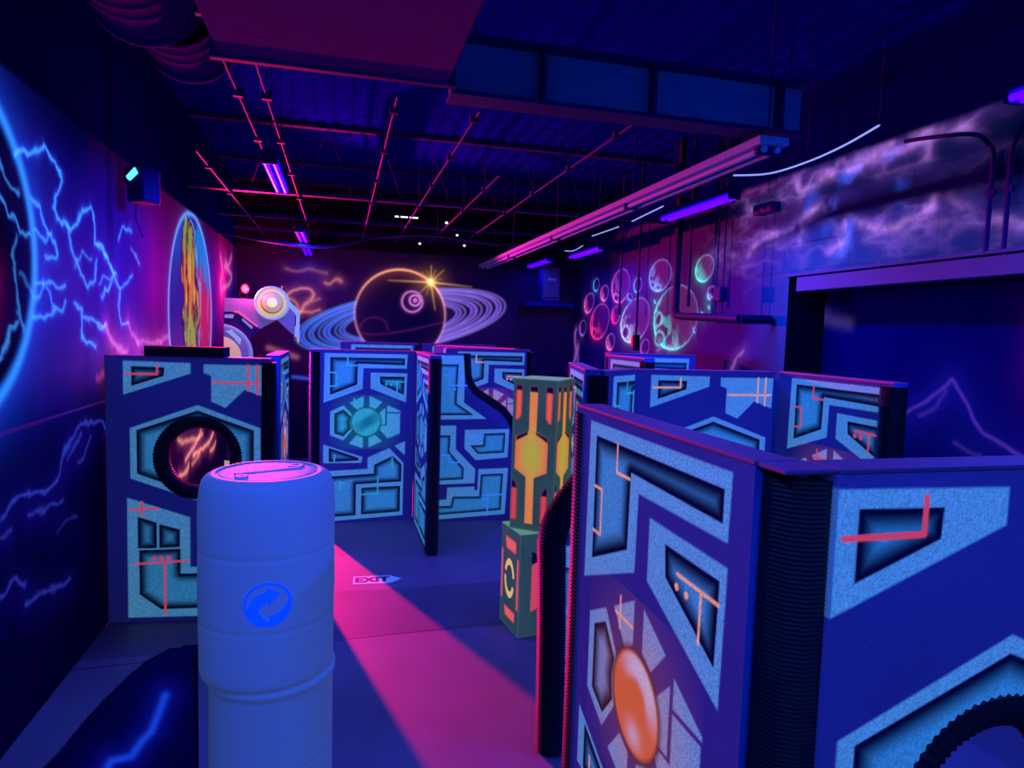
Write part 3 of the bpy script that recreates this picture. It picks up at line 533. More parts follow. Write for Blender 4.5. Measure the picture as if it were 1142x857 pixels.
def paint_left(P):
    p = Paint(P, (0.045, 0.015, 0.17), cell=0.01)
    Y, Z = P[:, 0], P[:, 1]
    n = fbm(Y * 1.3, Z * 1.3); n2 = fbm(Y * 4 + 9, Z * 1.2)
    p.base *= (0.75 + 0.5 * n)[:, None]
    p.base *= (np.array([0.30, 0.6, 0.8]) + np.array([0.70, 0.4, 0.2]) * smooth(5.0, 6.0, Y)[:, None] + np.array([1.3, 0, 0]) * smooth(5.9, 6.9, Y)[:, None])   # red cut nearby, raised beyond: the red lamp's glow put into the colour
    # dark foothills at the bottom, black above the top edge of the plaster
    low = 1 - smooth(1.5, 2.1, Z + 0.5 * (n - 0.5) - 0.02 * Y)
    p.base *= (1 - 0.72 * low)[:, None]
    # violet nebula behind the lightning; the red blob is the lamp's glow painted in
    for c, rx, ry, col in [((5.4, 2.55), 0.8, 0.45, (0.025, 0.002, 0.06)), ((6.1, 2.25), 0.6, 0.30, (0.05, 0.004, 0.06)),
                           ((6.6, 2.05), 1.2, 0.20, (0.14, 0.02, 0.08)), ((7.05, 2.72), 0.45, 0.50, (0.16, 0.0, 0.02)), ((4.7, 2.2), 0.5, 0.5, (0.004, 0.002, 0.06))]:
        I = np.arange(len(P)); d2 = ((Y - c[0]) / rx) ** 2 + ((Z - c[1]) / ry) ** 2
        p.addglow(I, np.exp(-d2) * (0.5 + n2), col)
    # giant cracked planet, rim in luminous blue
    c, r = (3.59, 2.68), 0.85
    d = np.hypot(Y - c[0], Z - c[1])
    ins = d < r
    p.base[ins] *= 0.12; p.glow[ins] *= 0.1
    fo = np.where(ins, np.exp(-((r - d) / 0.03) ** 2), np.exp(-np.abs(d - r) / 0.11))
    I = np.arange(len(P))
    p.addglow(I, fo, (0.006, 0.05, 0.60)); p.addglow(I, np.exp(-((d - r - 0.02) / 0.035) ** 2), (0.02, 0.22, 0.50))
    p.addglow(I, np.where(ins, 0, np.exp(-np.abs(d - r) / 0.35)), (0.002, 0.002, 0.10))
    p.warp(0.05, 5.0, 3.0); p.warp(0.022, 17.0, 9.0)
    for w, s in PLANET_CRACKS:
        bolt(p, s, w * 0.7, 0.045)
    p.blob((3.95, 2.45), 0.12, 0.18, (0.10, 0.0, 0.08))
    for w, s in LEFT_BOLTS:
        bolt(p, s, w)
    for w, s in ((w_, curve(s_)) for w_, s_ in LEFT_PINK):
        p.halo(s, 0.10, (0.20 * w, 0.01 * w, 0.16 * w)); p.halo(s, 0.025, (0.45 * w, 0.12 * w, 0.30 * w))
    for w, s in ((w_, curve(s_)) for w_, s_ in LEFT_RIDGES):
        s2 = [(a, b - 0.12) for a, b in s]
        p.halo(s, 0.07, (0.002 * w, 0.001, 0.06 * w), p=1.2); p.halo(s, 0.013, (0.02 * w, 0.03 * w, 0.30 * w))
        p.halo(s2, 0.10, (0.001 * w, 0.0, 0.018 * w))
    p.halo([(5.45, 1.93), (5.62, 1.95), (5.72, 1.87), (5.70, 1.72)], 0.03, (0.22, 0.02, 0.08))
    p.P = P
    p.line([(3.9, 1.72), (5.70, 1.73)], 0.008, (0.3, 0.06, 0.2), (0.05, 0.004, 0.07))
    p.warp(0.03, 7.0, 6.0)
    for w, s in ((w_, curve(s_)) for w_, s_ in LEFT_ORANGE):
        p.halo(s, 0.10, (0.16 * w, 0.02 * w, 0.07 * w)); p.halo(s, 0.03, (0.75 * w, 0.26 * w, 0.12 * w))
    p.P = P
    # burning globe: blue limb, molten middle, cyan to crimson far side
    c, r = (8.72, 2.45), 1.17
    d = np.hypot(Y - c[0], Z - c[1]); I = np.nonzero(d < r)[0]
    y, z = (Y[I] - c[0]) / r, (Z[I] - c[1]) / r
    k = fbm(y * 7 + 40, z * 2.4 + 8, 5); k2 = fbm(y * 14 + 3, z * 4.0 + 20, 5); k3 = fbm(y * 4 + 11, z * 5 + 2, 4)
    g = np.zeros((len(I), 3))
    def put(a, col):
        a = np.clip(a, 0, 1)[:, None]; g[:] = g * (1 - a) + np.array(col) * a
    put(np.ones(len(I)), (0.035, 0.012, 0.34))
    put(smooth(0.1, 0.8, z + 0.6 * (k - 0.5)) * smooth(0.3, -0.6, y) * 0.7, (0.01, 0.08, 0.65))
    far = smooth(0.05, 0.25, y + 0.5 * (k3 - 0.5))
    put(far * smooth(0.25, 0.60, z + 0.5 * (k - 0.5)), (0.006, 0.22, 0.80))
    put(far * smooth(0.50, 0.20, z + 0.5 * (k - 0.5)), (0.66, 0.012, 0.12))
    put(far * smooth(0.52, 0.60, k2) * 0.5, (0.20, 0.16, 0.80))
    put(smooth(0.05, -0.35, z) * 0.4, (0.25, 0.02, 0.22))
    zz = z - 0.33
    cen = -0.12 - 0.10 * z; half = 0.34 * np.sqrt(np.clip(1 - (z / 0.93) ** 2, 0, 1)) + 0.30 * (k3 - 0.5)
    e = (half - np.abs(y - cen + 0.25 * (k - 0.5)))
    put(smooth(-0.06, -0.01, e) * smooth(0.06, 0.0, e) * 0.9, (0.01, 0.008, 0.06))
    core = smooth(0.0, 0.05, e)
    put(core, (0.50, 0.035, 0.03))
    put(core * smooth(0.46, 0.54, k2), (0.72, 0.20, 0.03))
    put(core * smooth(0.55, 0.62, k), (0.70, 0.42, 0.06))
    put(core * smooth(0.10, 0.45, zz + 0.8 * (k2 - 0.5)) * 0.9, (0.26, 0.34, 0.06))
    put(core * smooth(-0.25, -0.50, zz + 0.6 * (k - 0.5)) * 0.9, (0.34, 0.38, 0.08))
    put(core * smooth(0.40, 0.34, k2) * 0.85, (0.03, 0.01, 0.06))
    put(np.exp(-((e + 0.10) / 0.035) ** 2) * (y > cen) * smooth(0.4, 0.55, k2), (0.22, 0.40, 0.95))
    p.glow[I] = g * 0.8
    p.base[I] = (0.012, 0.010, 0.03)
    I = np.arange(len(P))
    p.addglow(I, np.exp(-((d - r) / 0.03) ** 2), (0.08, 0.28, 0.75))
    p.addglow(I, np.where(d > r, np.exp(-(d - r) / 0.10), 0), (0.05, 0.02, 0.22))
    for w, s in ((w_, curve(s_)) for w_, s_ in LEFT_FLAMES):
        p.halo(s, 0.15, (0.10 * w, 0.01 * w, 0.12 * w)); p.halo(s, 0.04, (0.45 * w, 0.13 * w, 0.16 * w))
    top = smooth(3.62, 3.66, Z)
    p.base = p.base * (1 - top)[:, None] + np.array((0.001, 0.001, 0.10)) * top[:, None]; p.glow *= (1 - top)[:, None]
    pil = smooth(5.68, 5.70, Y) * smooth(5.86, 5.84, Y)          # dark pilaster strip between the two murals
    p.base *= (1 - 0.35 * pil)[:, None]
    return p.base, p.glow

def paint_back(P):
    p = Paint(P, (0.03, 0.008, 0.06), cell=0.008)
    X, Z = P[:, 0], P[:, 1]
    I = np.arange(len(P))
    n = fbm(X * 1.2, Z * 1.2)
    p.base *= (0.6 + 0.8 * n)[:, None]
    p.addglow(I, np.exp(-((X - 1.0) / 2.2) ** 2 - ((Z - 2.6) / 0.9) ** 2) * n, (0.02, 0.004, 0.07))
    p.warp(0.06, 4.0, 8.0)
    for w, s in ((w_, curve(s_)) for w_, s_ in BACK_WISPS):
        p.halo(s, 0.10, (0.12 * w, 0.02 * w, 0.05 * w)); p.halo(s, 0.028, (0.45 * w, 0.14 * w, 0.10 * w))
    p.P = P
    c, r = (1.048, 2.60), 0.81
    # rings: purple to the right, blue to the left
    side = smooth(-0.6, 2.4, X)[:, None]
    colr = np.array((0.004, 0.10, 0.95)) * (1 - side) + np.array((0.26, 0.08, 0.85)) * side
    R = dict(SATURN_RINGS)
    ks = sorted(R)
    out, inn = R[ks[-1]], R[ks[0]]
    def ins(poly): return Paint.inside(P, poly)
    dsk = ins(out) & ~ins(inn)
    front = (np.hypot(X - c[0], Z - c[1]) > r)
    # solid bands between the ring lines, then the lines themselves
    for a, b, w in ((0, 1, .25), (3, 4, .45), (6, 7, .30), (8, 9, .40)):
        m = ins(R[ks[b]]) & ~ins(R[ks[a]]) & front
        f = np.where(X < 1.0, 1.15, 0.55 + 0.5 * np.sin(X * 9 + Z * 4) ** 2)
        p.glow[m] += (colr * f[:, None] * w)[m]
    for k in ks:
        d = Paint.dist(P, R[k], True)
        a = (np.exp(-(d / 0.022) ** 2) * front)[:, None]
        p.glow += a * (colr * 0.40 + np.array((0.02, 0.045, 0.03)))
    # planet disc: nearly black, rim lit gold at the crown
    d = np.hypot(X - c[0], Z - c[1]); m = d < r
    p.base[m] = (0.035, 0.02, 0.07); p.glow[m] *= 0.0
    th = np.arctan2(Z - c[1], X - c[0])
    warm = np.clip(np.sin(th + 0.1), 0, 1)
    rim = np.exp(-((d - r) / 0.020) ** 2)
    p.glow += (rim * (0.25 + 0.9 * warm))[:, None] * np.array((0.75, 0.30, 0.10)) + (rim * (1 - warm) * 0.35)[:, None] * np.array((0.3, 0.12, 0.55))
    soft = np.where(m, np.exp(-(r - d) / 0.09), np.exp(-np.abs(d - r) / 0.04))
    p.glow += (soft * (0.15 + warm))[:, None] * np.array((0.16, 0.03, 0.05))
    for w, s in ((w_, curve(s_)) for w_, s_ in PLANET_LINES):
        p.halo(s, 0.03, (0.06 * w, 0.005 * w, 0.07 * w)); p.halo(s, 0.010, (0.12 * w, 0.01 * w, 0.08 * w))
    # little moon rings
    for cc, rr, w in (((1.252, 2.845), 0.185, .8), ((1.30, 2.87), 0.095, 1.0), ((1.305, 2.872), 0.022, 1.0)):
        q = circ(cc, rr)
        p.halo(q, 0.045, (0.10 * w, 0.015 * w, 0.14 * w), True); p.halo(q, 0.016, (0.55 * w, 0.20 * w, 0.50 * w), True)
    # star flare
    s0 = (1.583, 3.21)
    for ang, L, w in ((90, .30, 1), (45, .33, .8), (135, .24, .7), (20, .2, .5), (160, .2, .5), (-80, .50, .9), (-50, .26, .6), (-135, .28, .7), (-110, .24, .5), (70, .24, .6), (112, .22, .5)):
        a = math.radians(ang); e = (s0[0] + L * math.cos(a), s0[1] + L * math.sin(a))
        dd = np.hypot(X - s0[0], Z - s0[1])
        Q = Paint.dist(P, [s0, e])
        p.glow += (np.exp(-(Q / 0.016) ** 2) * np.exp(-dd / (L * 0.55)) * w)[:, None] * np.array((0.95, 0.50, 0.10))
    for e, L in (((0.82, 3.21), 0.4), ((2.33, 3.16), 0.35)):
        dd = np.hypot(X - s0[0], Z - s0[1]); Q = Paint.dist(P, [s0, e])
        p.glow += (np.exp(-(Q / 0.018) ** 2) * np.exp(-dd / L))[:, None] * np.array((0.95, 0.42, 0.12))
    p.blob(s0, 0.07, 0.07, (0.9, 0.6, 0.2)); p.blob(s0, 0.25, 0.22, (0.16, 0.06, 0.02))
    p.halo([(-0.8, 1.45), (-0.15, 1.38)], 0.03, (0.02, 0.06, 0.6))
    p.halo([(-1.2, 1.95), (-0.75, 1.80)], 0.05, (0.25, 0.06, 0.10))
    top = smooth(3.70, 3.72, Z)
    p.base *= (1 - 0.6 * top)[:, None]; p.glow *= (1 - top)[:, None]
    return p.base, p.glow

AST = {'red': ((0.85, 0.02, 0.16), (0.25, 0.0, 0.08)), 'pink': ((0.75, 0.10, 0.40), (0.10, 0.0, 0.08)), 'white': ((0.45, 0.45, 0.75), (0.05, 0.03, 0.10)),
       'blue': ((0.10, 0.30, 0.85), (0.01, 0.02, 0.12)), 'teal': ((0.04, 0.62, 0.60), (0.01, 0.06, 0.08)), 'violet': ((0.28, 0.08, 0.55), (0.03, 0.0, 0.06))}

def paint_right(P):
    p = Paint(P, (0.009, 0.19, 0.30), cell=0.01)
    Y, Z = P[:, 0], P[:, 1]
    I = np.arange(len(P))
    n = fbm(Y * 1.1, Z * 1.1); n2 = fbm(Y * 9, Z * 7, 5)
    p.base *= (0.7 + 0.6 * n)[:, None]
    p.base *= (np.array([1.0, 1.0, 0.75]) * (1 - smooth(5.2, 6.8, Y))[:, None] + np.array([3.4, 0.07, 0.42]) * smooth(5.2, 6.8, Y)[:, None])   # blue-lit near end and red-lit far end graded into the wall colour
    p.warp(0.05, 4.0, 5.0); p.warp(0.02, 15.0, 2.0)
    for col, q in ASTEROIDS:
        rim, body = AST[col]
        q = np.array(q); cy = q.mean(0)
        size = np.abs(q - cy).max()
        J = p.near(q, 0.25)
        Q = P[J]; d = Paint.dist(Q, q, True); ins = Paint.inside(Q, q)
        sy, sz = np.abs(q - cy).max(0)
        shade = 0.06 + 0.94 * smooth(-0.35, 0.95, (Q[:, 0] - cy[0]) / sy * 0.80 - (Q[:, 1] - cy[1]) / sz * 0.55)
        p.addglow(J, np.exp(-(d / 0.013) ** 2) * (1.3 * shade), rim); p.addglow(J, np.exp(-(d / 0.010) ** 2) * (1 - shade) * (0.3 + n2[J]), (0.16, 0.06, 0.42))
        p.addglow(J, np.exp(-d / 0.05) * shade * 0.22, rim)
        if size > 0.15:
            rough = smooth(0.42, 0.62, n2[J]) * ins * np.clip(1.5 * shade - 0.35, 0, 1)
            p.addglow(J, rough * 0.75, rim)
            p.addglow(J, ins * 0.18, body)
            p.mix(J, ins * 0.35, (0.10, 0.05, 0.15))
    for col, q in CRATERS:
        rim, body = AST[col]
        J = p.near(np.array(q), 0.1); Q = P[J]
        p.glow[J] *= (1 - 0.8 * Paint.inside(Q, q))[:, None]
        p.addglow(J, np.exp(-(Paint.dist(Q, q, True) / 0.02) ** 2) * 0.7, rim)
    for w, s in ((w_, curve(s_)) for w_, s_ in RIGHT_WISPS):
        p.halo(s, 0.10, (0.10 * w, 0.02 * w, 0.20 * w)); p.halo(s, 0.02, (0.30 * w, 0.12 * w, 0.40 * w))
    p.warp(0.10, 3.0, 7.0); p.warp(0.05, 8.0, 1.0)
    cl = np.zeros(len(P)); core = np.zeros(len(P))
    for w, s in ((w_, curve(s_)) for w_, s_ in CLOUD):
        J = p.near(np.array(s), 0.6)
        d = Paint.dist(P[J], s)
        cl[J] = np.maximum(cl[J], w * np.exp(-(d / 0.16) ** 1.3)); core[J] = np.maximum(core[J], w * np.exp(-(d / 0.045) ** 1.6))
    f = (0.55 + 0.9 * (n2 - 0.5) * 2)
    rg = (1 - np.abs(2 * fbm(Y * 2.2 + 5, Z * 4.2 + 3, 5) - 1)) ** 7
    p.addglow(I, cl * (0.4 + 0.8 * n2), (0.030, 0.012, 0.13)); p.addglow(I, cl ** 0.7 * rg * 0.9, (0.20, 0.075, 0.36)); p.addglow(I, core * np.clip(1.8 * (n2 - 0.28), 0, 1.2), (0.40, 0.17, 0.42))
    for w, s in ((w_, curve(s_)) for w_, s_ in CLOUD_BLUE):
        p.halo(s, 0.07, (0.01 * w, 0.06 * w, 0.55 * w))
    p.P = P
    # dark painted band and pale panel on the wall near the opening
    band = [(6.6, 3.30), (5.4, 3.44), (4.4, 3.45), (2.0, 3.42), (2.0, 3.62), (4.3, 3.62), (5.2, 3.60)]
    p.fill(band, (0.004, 0.008, 0.07), (0, 0, 0.004), soft=0.12)
    for zc in (3.30, 2.83 + 0.20, 3.78):
        p.line([(2.0, zc), (7.2, zc)], 0.008, (0.008, 0.015, 0.06))
    for k in range(12):
        y0 = 2.6 + 0.45 * k + (0.2 if k % 2 else 0)
        p.line([(y0, 3.03), (y0, 3.30)] if k % 2 else [(y0, 3.30), (y0, 3.78)], 0.006, (0.01, 0.02, 0.07))
    top = smooth(3.98, 4.04, Z)
    p.base = p.base * (1 - top)[:, None] + np.array((0.001, 0.001, 0.10)) * top[:, None]; p.glow *= (1 - top)[:, None]
    return p.base, p.glow

def paint_recess(P):
    p = Paint(P, (0.0006, 0.0015, 0.10), cell=0.02)
    I = np.arange(len(P))
    n = fbm(P[:, 0] * 1.5, P[:, 1] * 1.5)
    p.warp(0.05, 3.0, 4.0)
    for s, w in (([(4.82, 1.65), (4.55, 1.84), (4.33, 2.04), (4.18, 1.88), (4.01, 1.69), (3.75, 1.56), (3.45, 1.45)], 1.0), ([(4.60, 1.70), (4.45, 1.82), (4.38, 1.95)], .5), ([(4.25, 1.55), (4.05, 1.50), (3.98, 1.40)], .5)):
        p.halo(s, 0.16, (0.002 * w, 0.002, 0.08 * w), p=1.3); p.halo(s, 0.016, (0.05 * w, 0.016 * w, 0.20 * w))
    p.halo([(5.95, 2.62), (5.70, 2.54), (5.50, 2.50)], 0.07, (0.03, 0.02, 0.10))
    p.blob((3.55, 2.3), 0.22, 0.4, (0.03, 0.0, 0.035))
    return p.base, p.glow

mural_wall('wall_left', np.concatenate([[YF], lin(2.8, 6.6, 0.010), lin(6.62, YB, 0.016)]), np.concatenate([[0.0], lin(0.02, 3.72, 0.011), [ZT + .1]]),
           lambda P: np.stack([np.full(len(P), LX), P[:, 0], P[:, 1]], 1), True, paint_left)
mural_wall('wall_back', lin(LX, 4.9, 0.011), np.concatenate([[0.0, 1.2], lin(1.22, 3.76, 0.011), [ZT + .1]]),
           lambda P: np.stack([P[:, 0], np.full(len(P), YB), P[:, 1]], 1), False, paint_back)
OP = (2.0, 5.85, 2.99)                                  # opening in the right wall: y from, y to, head height
mural_wall('wall_right', np.concatenate([[YF, 2.0], lin(2.02, 5.85, 0.0125), lin(5.86, YB, 0.0125)]), np.concatenate([[0.0, 1.4, 1.78], lin(1.80, 2.99, 0.0125), lin(3.0, 4.06, 0.0125), [ZT + .1]]),
           lambda P: np.stack([np.full(len(P), RX), P[:, 0], P[:, 1]], 1), False, paint_right,
           hole=lambda u, v: (u > OP[0]) & (u < OP[1]) & (v < OP[2]))
mural_wall('wall_recess', lin(2.4, 6.3, 0.012), np.concatenate([[0.0], lin(1.3, 3.0, 0.012)]),
           lambda P: np.stack([np.full(len(P), 4.82), P[:, 0], P[:, 1]], 1), False, paint_recess)
b = MB()
b.box(RX + .002, 4.84, OP[1], OP[1] + .08, 0, 3.05); b.box(RX + .002, 4.84, OP[0] - .08, OP[0], 0, 3.05); b.box(RX + .002, 4.84, OP[0], OP[1], 2.99, 3.07)
structure(b.build('trim_1', M['black']))
b = MB()
b.box(RX - .015, RX + .10, OP[0], 5.72, 2.825, 2.965, ch=0.006); b.box(RX - .04, RX + .10, OP[0] - .05, 5.86, 2.975, 3.0, ch=0.004)
structure(b.build('trim_2', principled('header_paint', (0.03, 0.12, 0.26), 0.6, spec=0.1, vary=0.1, bscale=4)))
b = MB(); b.box(LX, 4.9, YF - .1, YF, 0, ZT + .1)
structure(b.build('wall_front', M['black']))

# roof deck: ribbed sheet spanning the hall
b = MB()
xs = []
x = LX - .05
prof = []
while x < 5.0:
    prof += [(x, ZT), (x + .06, ZT), (x + .09, ZT + .014), (x + .16, ZT + .014), (x + .19, ZT)]
    x += 0.20
vs = [(x, YF - .1, z) for x, z in prof] + [(x, YB + .1, z) for x, z in prof]
n = len(prof)
b.add(vs, [(k, k + 1, n + k + 1, n + k) for k in range(n - 1)])
b.box(LX - .05, 5.0, YF - .1, YB + .1, ZT + .06, ZT + .12)
structure(b.build('ceiling', M['deck']))

# painted concrete floor with a saw-cut joint and a repainted strip
fm = bpy.data.materials.new('painted_concrete_floor'); fm.use_nodes = True
nt = fm.node_tree; bs = nt.nodes['Principled BSDF']; bs.inputs['Roughness'].default_value = 0.5; bs.inputs['Specular IOR Level'].default_value = 0.35
tc = nt.nodes.new('ShaderNodeTexCoord')
nz = nt.nodes.new('ShaderNodeTexNoise'); nz.inputs['Scale'].default_value = 1.4; nz.inputs['Detail'].default_value = 6
n2 = nt.nodes.new('ShaderNodeTexNoise'); n2.inputs['Scale'].default_value = 70; n2.inputs['Detail'].default_value = 3
nt.links.new(tc.outputs['Object'], nz.inputs['Vector']); nt.links.new(tc.outputs['Object'], n2.inputs['Vector'])
rp = nt.nodes.new('ShaderNodeValToRGB')
rp.color_ramp.elements[0].position = 0.35; rp.color_ramp.elements[0].color = (0.250, 0.125, 0.19, 1)
rp.color_ramp.elements[1].position = 0.70; rp.color_ramp.elements[1].color = (0.310, 0.160, 0.25, 1)
nt.links.new(nz.outputs['Fac'], rp.inputs['Fac'])
sx = nt.nodes.new('ShaderNodeSeparateXYZ'); nt.links.new(tc.outputs['Object'], sx.inputs['Vector'])
def math_node(op, a, b=None, c=None):
    m = nt.nodes.new('ShaderNodeMath'); m.operation = op
    for i, v in enumerate((a, b, c)):
        if v is None: continue
        if isinstance(v, (int, float)): m.inputs[i].default_value = v
        else: nt.links.new(v, m.inputs[i])
    return m.outputs[0]
yw = math_node('ADD', sx.outputs['Y'], math_node('MULTIPLY', nz.outputs['Fac'], 0.06))
strip = math_node('MULTIPLY', math_node('GREATER_THAN', yw, 5.0), math_node('LESS_THAN', yw, 5.93))
mx = nt.nodes.new('ShaderNodeMix'); mx.data_type = 'RGBA'; mx.blend_type = 'MULTIPLY'
nt.links.new(math_node('MULTIPLY', strip, 0.9), mx.inputs['Factor']); nt.links.new(rp.outputs['Color'], mx.inputs['A'])
mx.inputs['B'].default_value = (0.62, 0.60, 0.66, 1)
crack = math_node('LESS_THAN', math_node('ABSOLUTE', math_node('SUBTRACT', math_node('SUBTRACT', yw, math_node('MULTIPLY', sx.outputs['X'], 0.06)), 4.985)), 0.006)
m2 = nt.nodes.new('ShaderNodeMix'); m2.data_type = 'RGBA'
nt.links.new(crack, m2.inputs['Factor']); nt.links.new(mx.outputs['Result'], m2.inputs['A']); m2.inputs['B'].default_value = (0.02, 0.008, 0.03, 1)
nt.links.new(m2.outputs['Result'], bs.inputs['Base Color'])
bp = nt.nodes.new('ShaderNodeBump'); bp.inputs['Strength'].default_value = 0.15; bp.inputs['Distance'].default_value = 0.004
nt.links.new(n2.outputs['Fac'], bp.inputs['Height']); nt.links.new(bp.outputs['Normal'], bs.inputs['Normal'])
b = MB(); b.box(LX, 4.84, YF, YB, -0.1, 0)
structure(b.build('floor', fm))

# ------------------------------------------------------------------ barrier panels
BASE, LIGHT, FILL, EDGE = (0.055, 0.085, 0.37), (0.120, 0.50, 0.80), (0.075, 0.46, 0.72), (0.008, 0.008, 0.06)
BGLOW, LGLOW, FGLOW = (0.004, 0.004, 0.016), (0.040, 0.150, 0.17), (0.018, 0.125, 0.16)
H = 2.065

# stencil outlines, in tenths of a percent of panel width / height from the top left corner
def K(pts, x0, w, y0, h):
    return [((x - x0) / w, (y - y0) / h) for x, y in pts]
kc = lambda pts: K(pts, 45, 955, 90, 1575)
CORE = [
    (kc([(172, 115), (930, 115), (925, 245), (520, 245), (515, 435), (165, 560)]), [kc([(222, 150), (905, 150), (905, 215), (470, 205), (465, 395), (222, 490)])]),
    (kc([(588, 285), (930, 290), (922, 560), (588, 430)]), [kc([(672, 320), (905, 322), (900, 490), (680, 390)])]),
    (kc([(225, 640), (345, 585), (430, 680), (410, 740), (425, 810), (345, 905), (225, 855)]), [kc([(262, 660), (345, 622), (415, 690), (400, 745), (412, 800), (345, 870), (262, 840)])]),
    (kc([(165, 940), (520, 1062), (512, 1115), (165, 1110)]), [kc([(215, 970), (485, 1070), (485, 1095), (215, 1100)])]),
    (kc([(820, 965), (920, 925), (918, 1055)]), []),
    (kc([(570, 1070), (770, 985), (908, 1130), (905, 1625), (165, 1650), (165, 1185), (570, 1175)]),
     [kc([(630, 1140), (805, 1060), (890, 1140), (888, 1305), (465, 1315), (465, 1605), (215, 1610), (215, 1235), (630, 1220)]), kc([(515, 1350), (880, 1345), (880, 1590), (515, 1600)])]),
]
WEDGE = [kc(q) for q in ([(400, 560), (525, 500), (525, 610), (478, 635)], [(580, 500), (700, 555), (630, 625), (580, 605)], [(665, 665), (728, 610), (728, 765), (685, 765)],
         [(745, 585), (872, 640), (872, 650), (745, 650)], [(745, 662), (868, 662), (868, 850), (755, 895), (670, 800), (690, 775), (745, 775)],
         [(395, 936), (470, 856), (523, 875), (523, 980)], [(575, 875), (625, 850), (700, 920), (575, 975)])]
CENTRE, CR = kc([(550, 740)])[0], 135 / 955
CORE_LINES = [kc(q) for q in ([(378, 150), (378, 222), (462, 222)], [(222, 288), (278, 288), (278, 410), (222, 410)], [(735, 365), (905, 368)], [(838, 368), (836, 470)],
              [(440, 520), (440, 600)], [(410, 568), (520, 568)], [(668, 1260), (668, 1410), (515, 1412)], [(318, 1280), (318, 1360)], [(800, 1075), (800, 1180)], [(265, 1040), (265, 1100)])]
CORE_DOTS = kc([(735, 392), (778, 395), (345, 1302)])
km = lambda pts: K(pts, -33, 861, 106, 1534)
MAZE = [
    (km([(-20, 125), (325, 125), (320, 550), (540, 700), (-20, 705)]), [km([(-20, 205), (262, 205), (250, 555), (415, 665), (-20, 665)])]),
    (km([(-20, 760), (252, 760), (252, 975), (445, 1165), (440, 1295), (-20, 1300)]), [km([(-20, 845), (200, 850), (195, 1000), (332, 1150), (332, 1255), (-20, 1265)])]),
    (km([(335, 800), (765, 795), (757, 1060), (445, 1080), (335, 970)]), [km([(520, 835), (730, 830), (722, 1015), (465, 1025), (390, 945), (515, 940)])]),
    (km([(475, 1165), (765, 1160), (745, 1595), (-20, 1625), (-20, 1440), (175, 1440), (180, 1330), (440, 1325), (440, 1360), (470, 1360)]),
     [km([(500, 1215), (718, 1210), (705, 1555), (-20, 1585), (-20, 1500), (215, 1500), (235, 1415), (490, 1420)])]),
]
MAZE_LINES = [km(q) for q in ([(125, 305), (180, 305), (180, 395), (390, 395)], [(125, 1030), (195, 1030), (195, 1098), (285, 1098)], [(345, 860), (520, 860)], [(525, 1408), (730, 1408)], [(572, 1408), (572, 1600)])]
MAZE_DOTS = km([(180, 430), (228, 430), (535, 1450), (535, 1500)])
kh = lambda pts: K(pts, 60, 820, 135, 1411)
HOLE = [
    (kh([(150, 155), (485, 160), (485, 215), (150, 330)]), [kh([(190, 182), (355, 185), (352, 230), (190, 285)])]),
    (kh([(552, 165), (870, 165), (868, 335), (760, 295), (662, 392), (590, 360), (590, 225), (552, 210)]), []),
    (kh([(180, 505), (520, 380), (842, 500), (842, 765), (515, 890), (180, 770)]), [kh([(213, 515), (520, 408), (808, 512), (808, 745), (515, 860), (213, 745)])]),
    (kh([(162, 873), (478, 980), (478, 1250), (800, 1250), (800, 1520), (160, 1520)]),
     [kh([(213, 975), (308, 1007), (308, 1145), (213, 1145)]), kh([(320, 1015), (425, 1045), (425, 1140), (320, 1145)]), kh([(218, 1155), (428, 1150), (428, 1285), (770, 1285), (770, 1475), (325, 1478), (218, 1395)])]),
    (kh([(530, 1000), (850, 900), (850, 1200), (530, 1200)]), [kh([(565, 1030), (815, 950), (815, 1165), (565, 1165)])]),
]
HOLE_LINES = [kh(q) for q in ([(165, 222), (318, 222), (318, 170)], [(600, 260), (862, 260)], [(778, 165), (778, 300)], [(825, 165), (825, 318)], [(175, 937), (315, 930)], [(235, 895), (235, 965)],
              [(190, 1230), (465, 1215)], [(348, 1225), (348, 1508)])]
HOLE_DOTS = kh([(293, 1200), (330, 1200), (367, 1198)])
HOLE_C = kh([(519, 661)])[0]

ORANGE, RED, TEAL, ICE = ((0.50, 0.36, 0.25), (0.58, 0.24, 0.10)), ((0.75, 0.10, 0.12), (0.50, 0.035, 0.07)), ((0.10, 0.60, 0.50), (0.01, 0.26, 0.24)), ((0.2, 0.5, 0.9), (0.02, 0.16, 0.62))

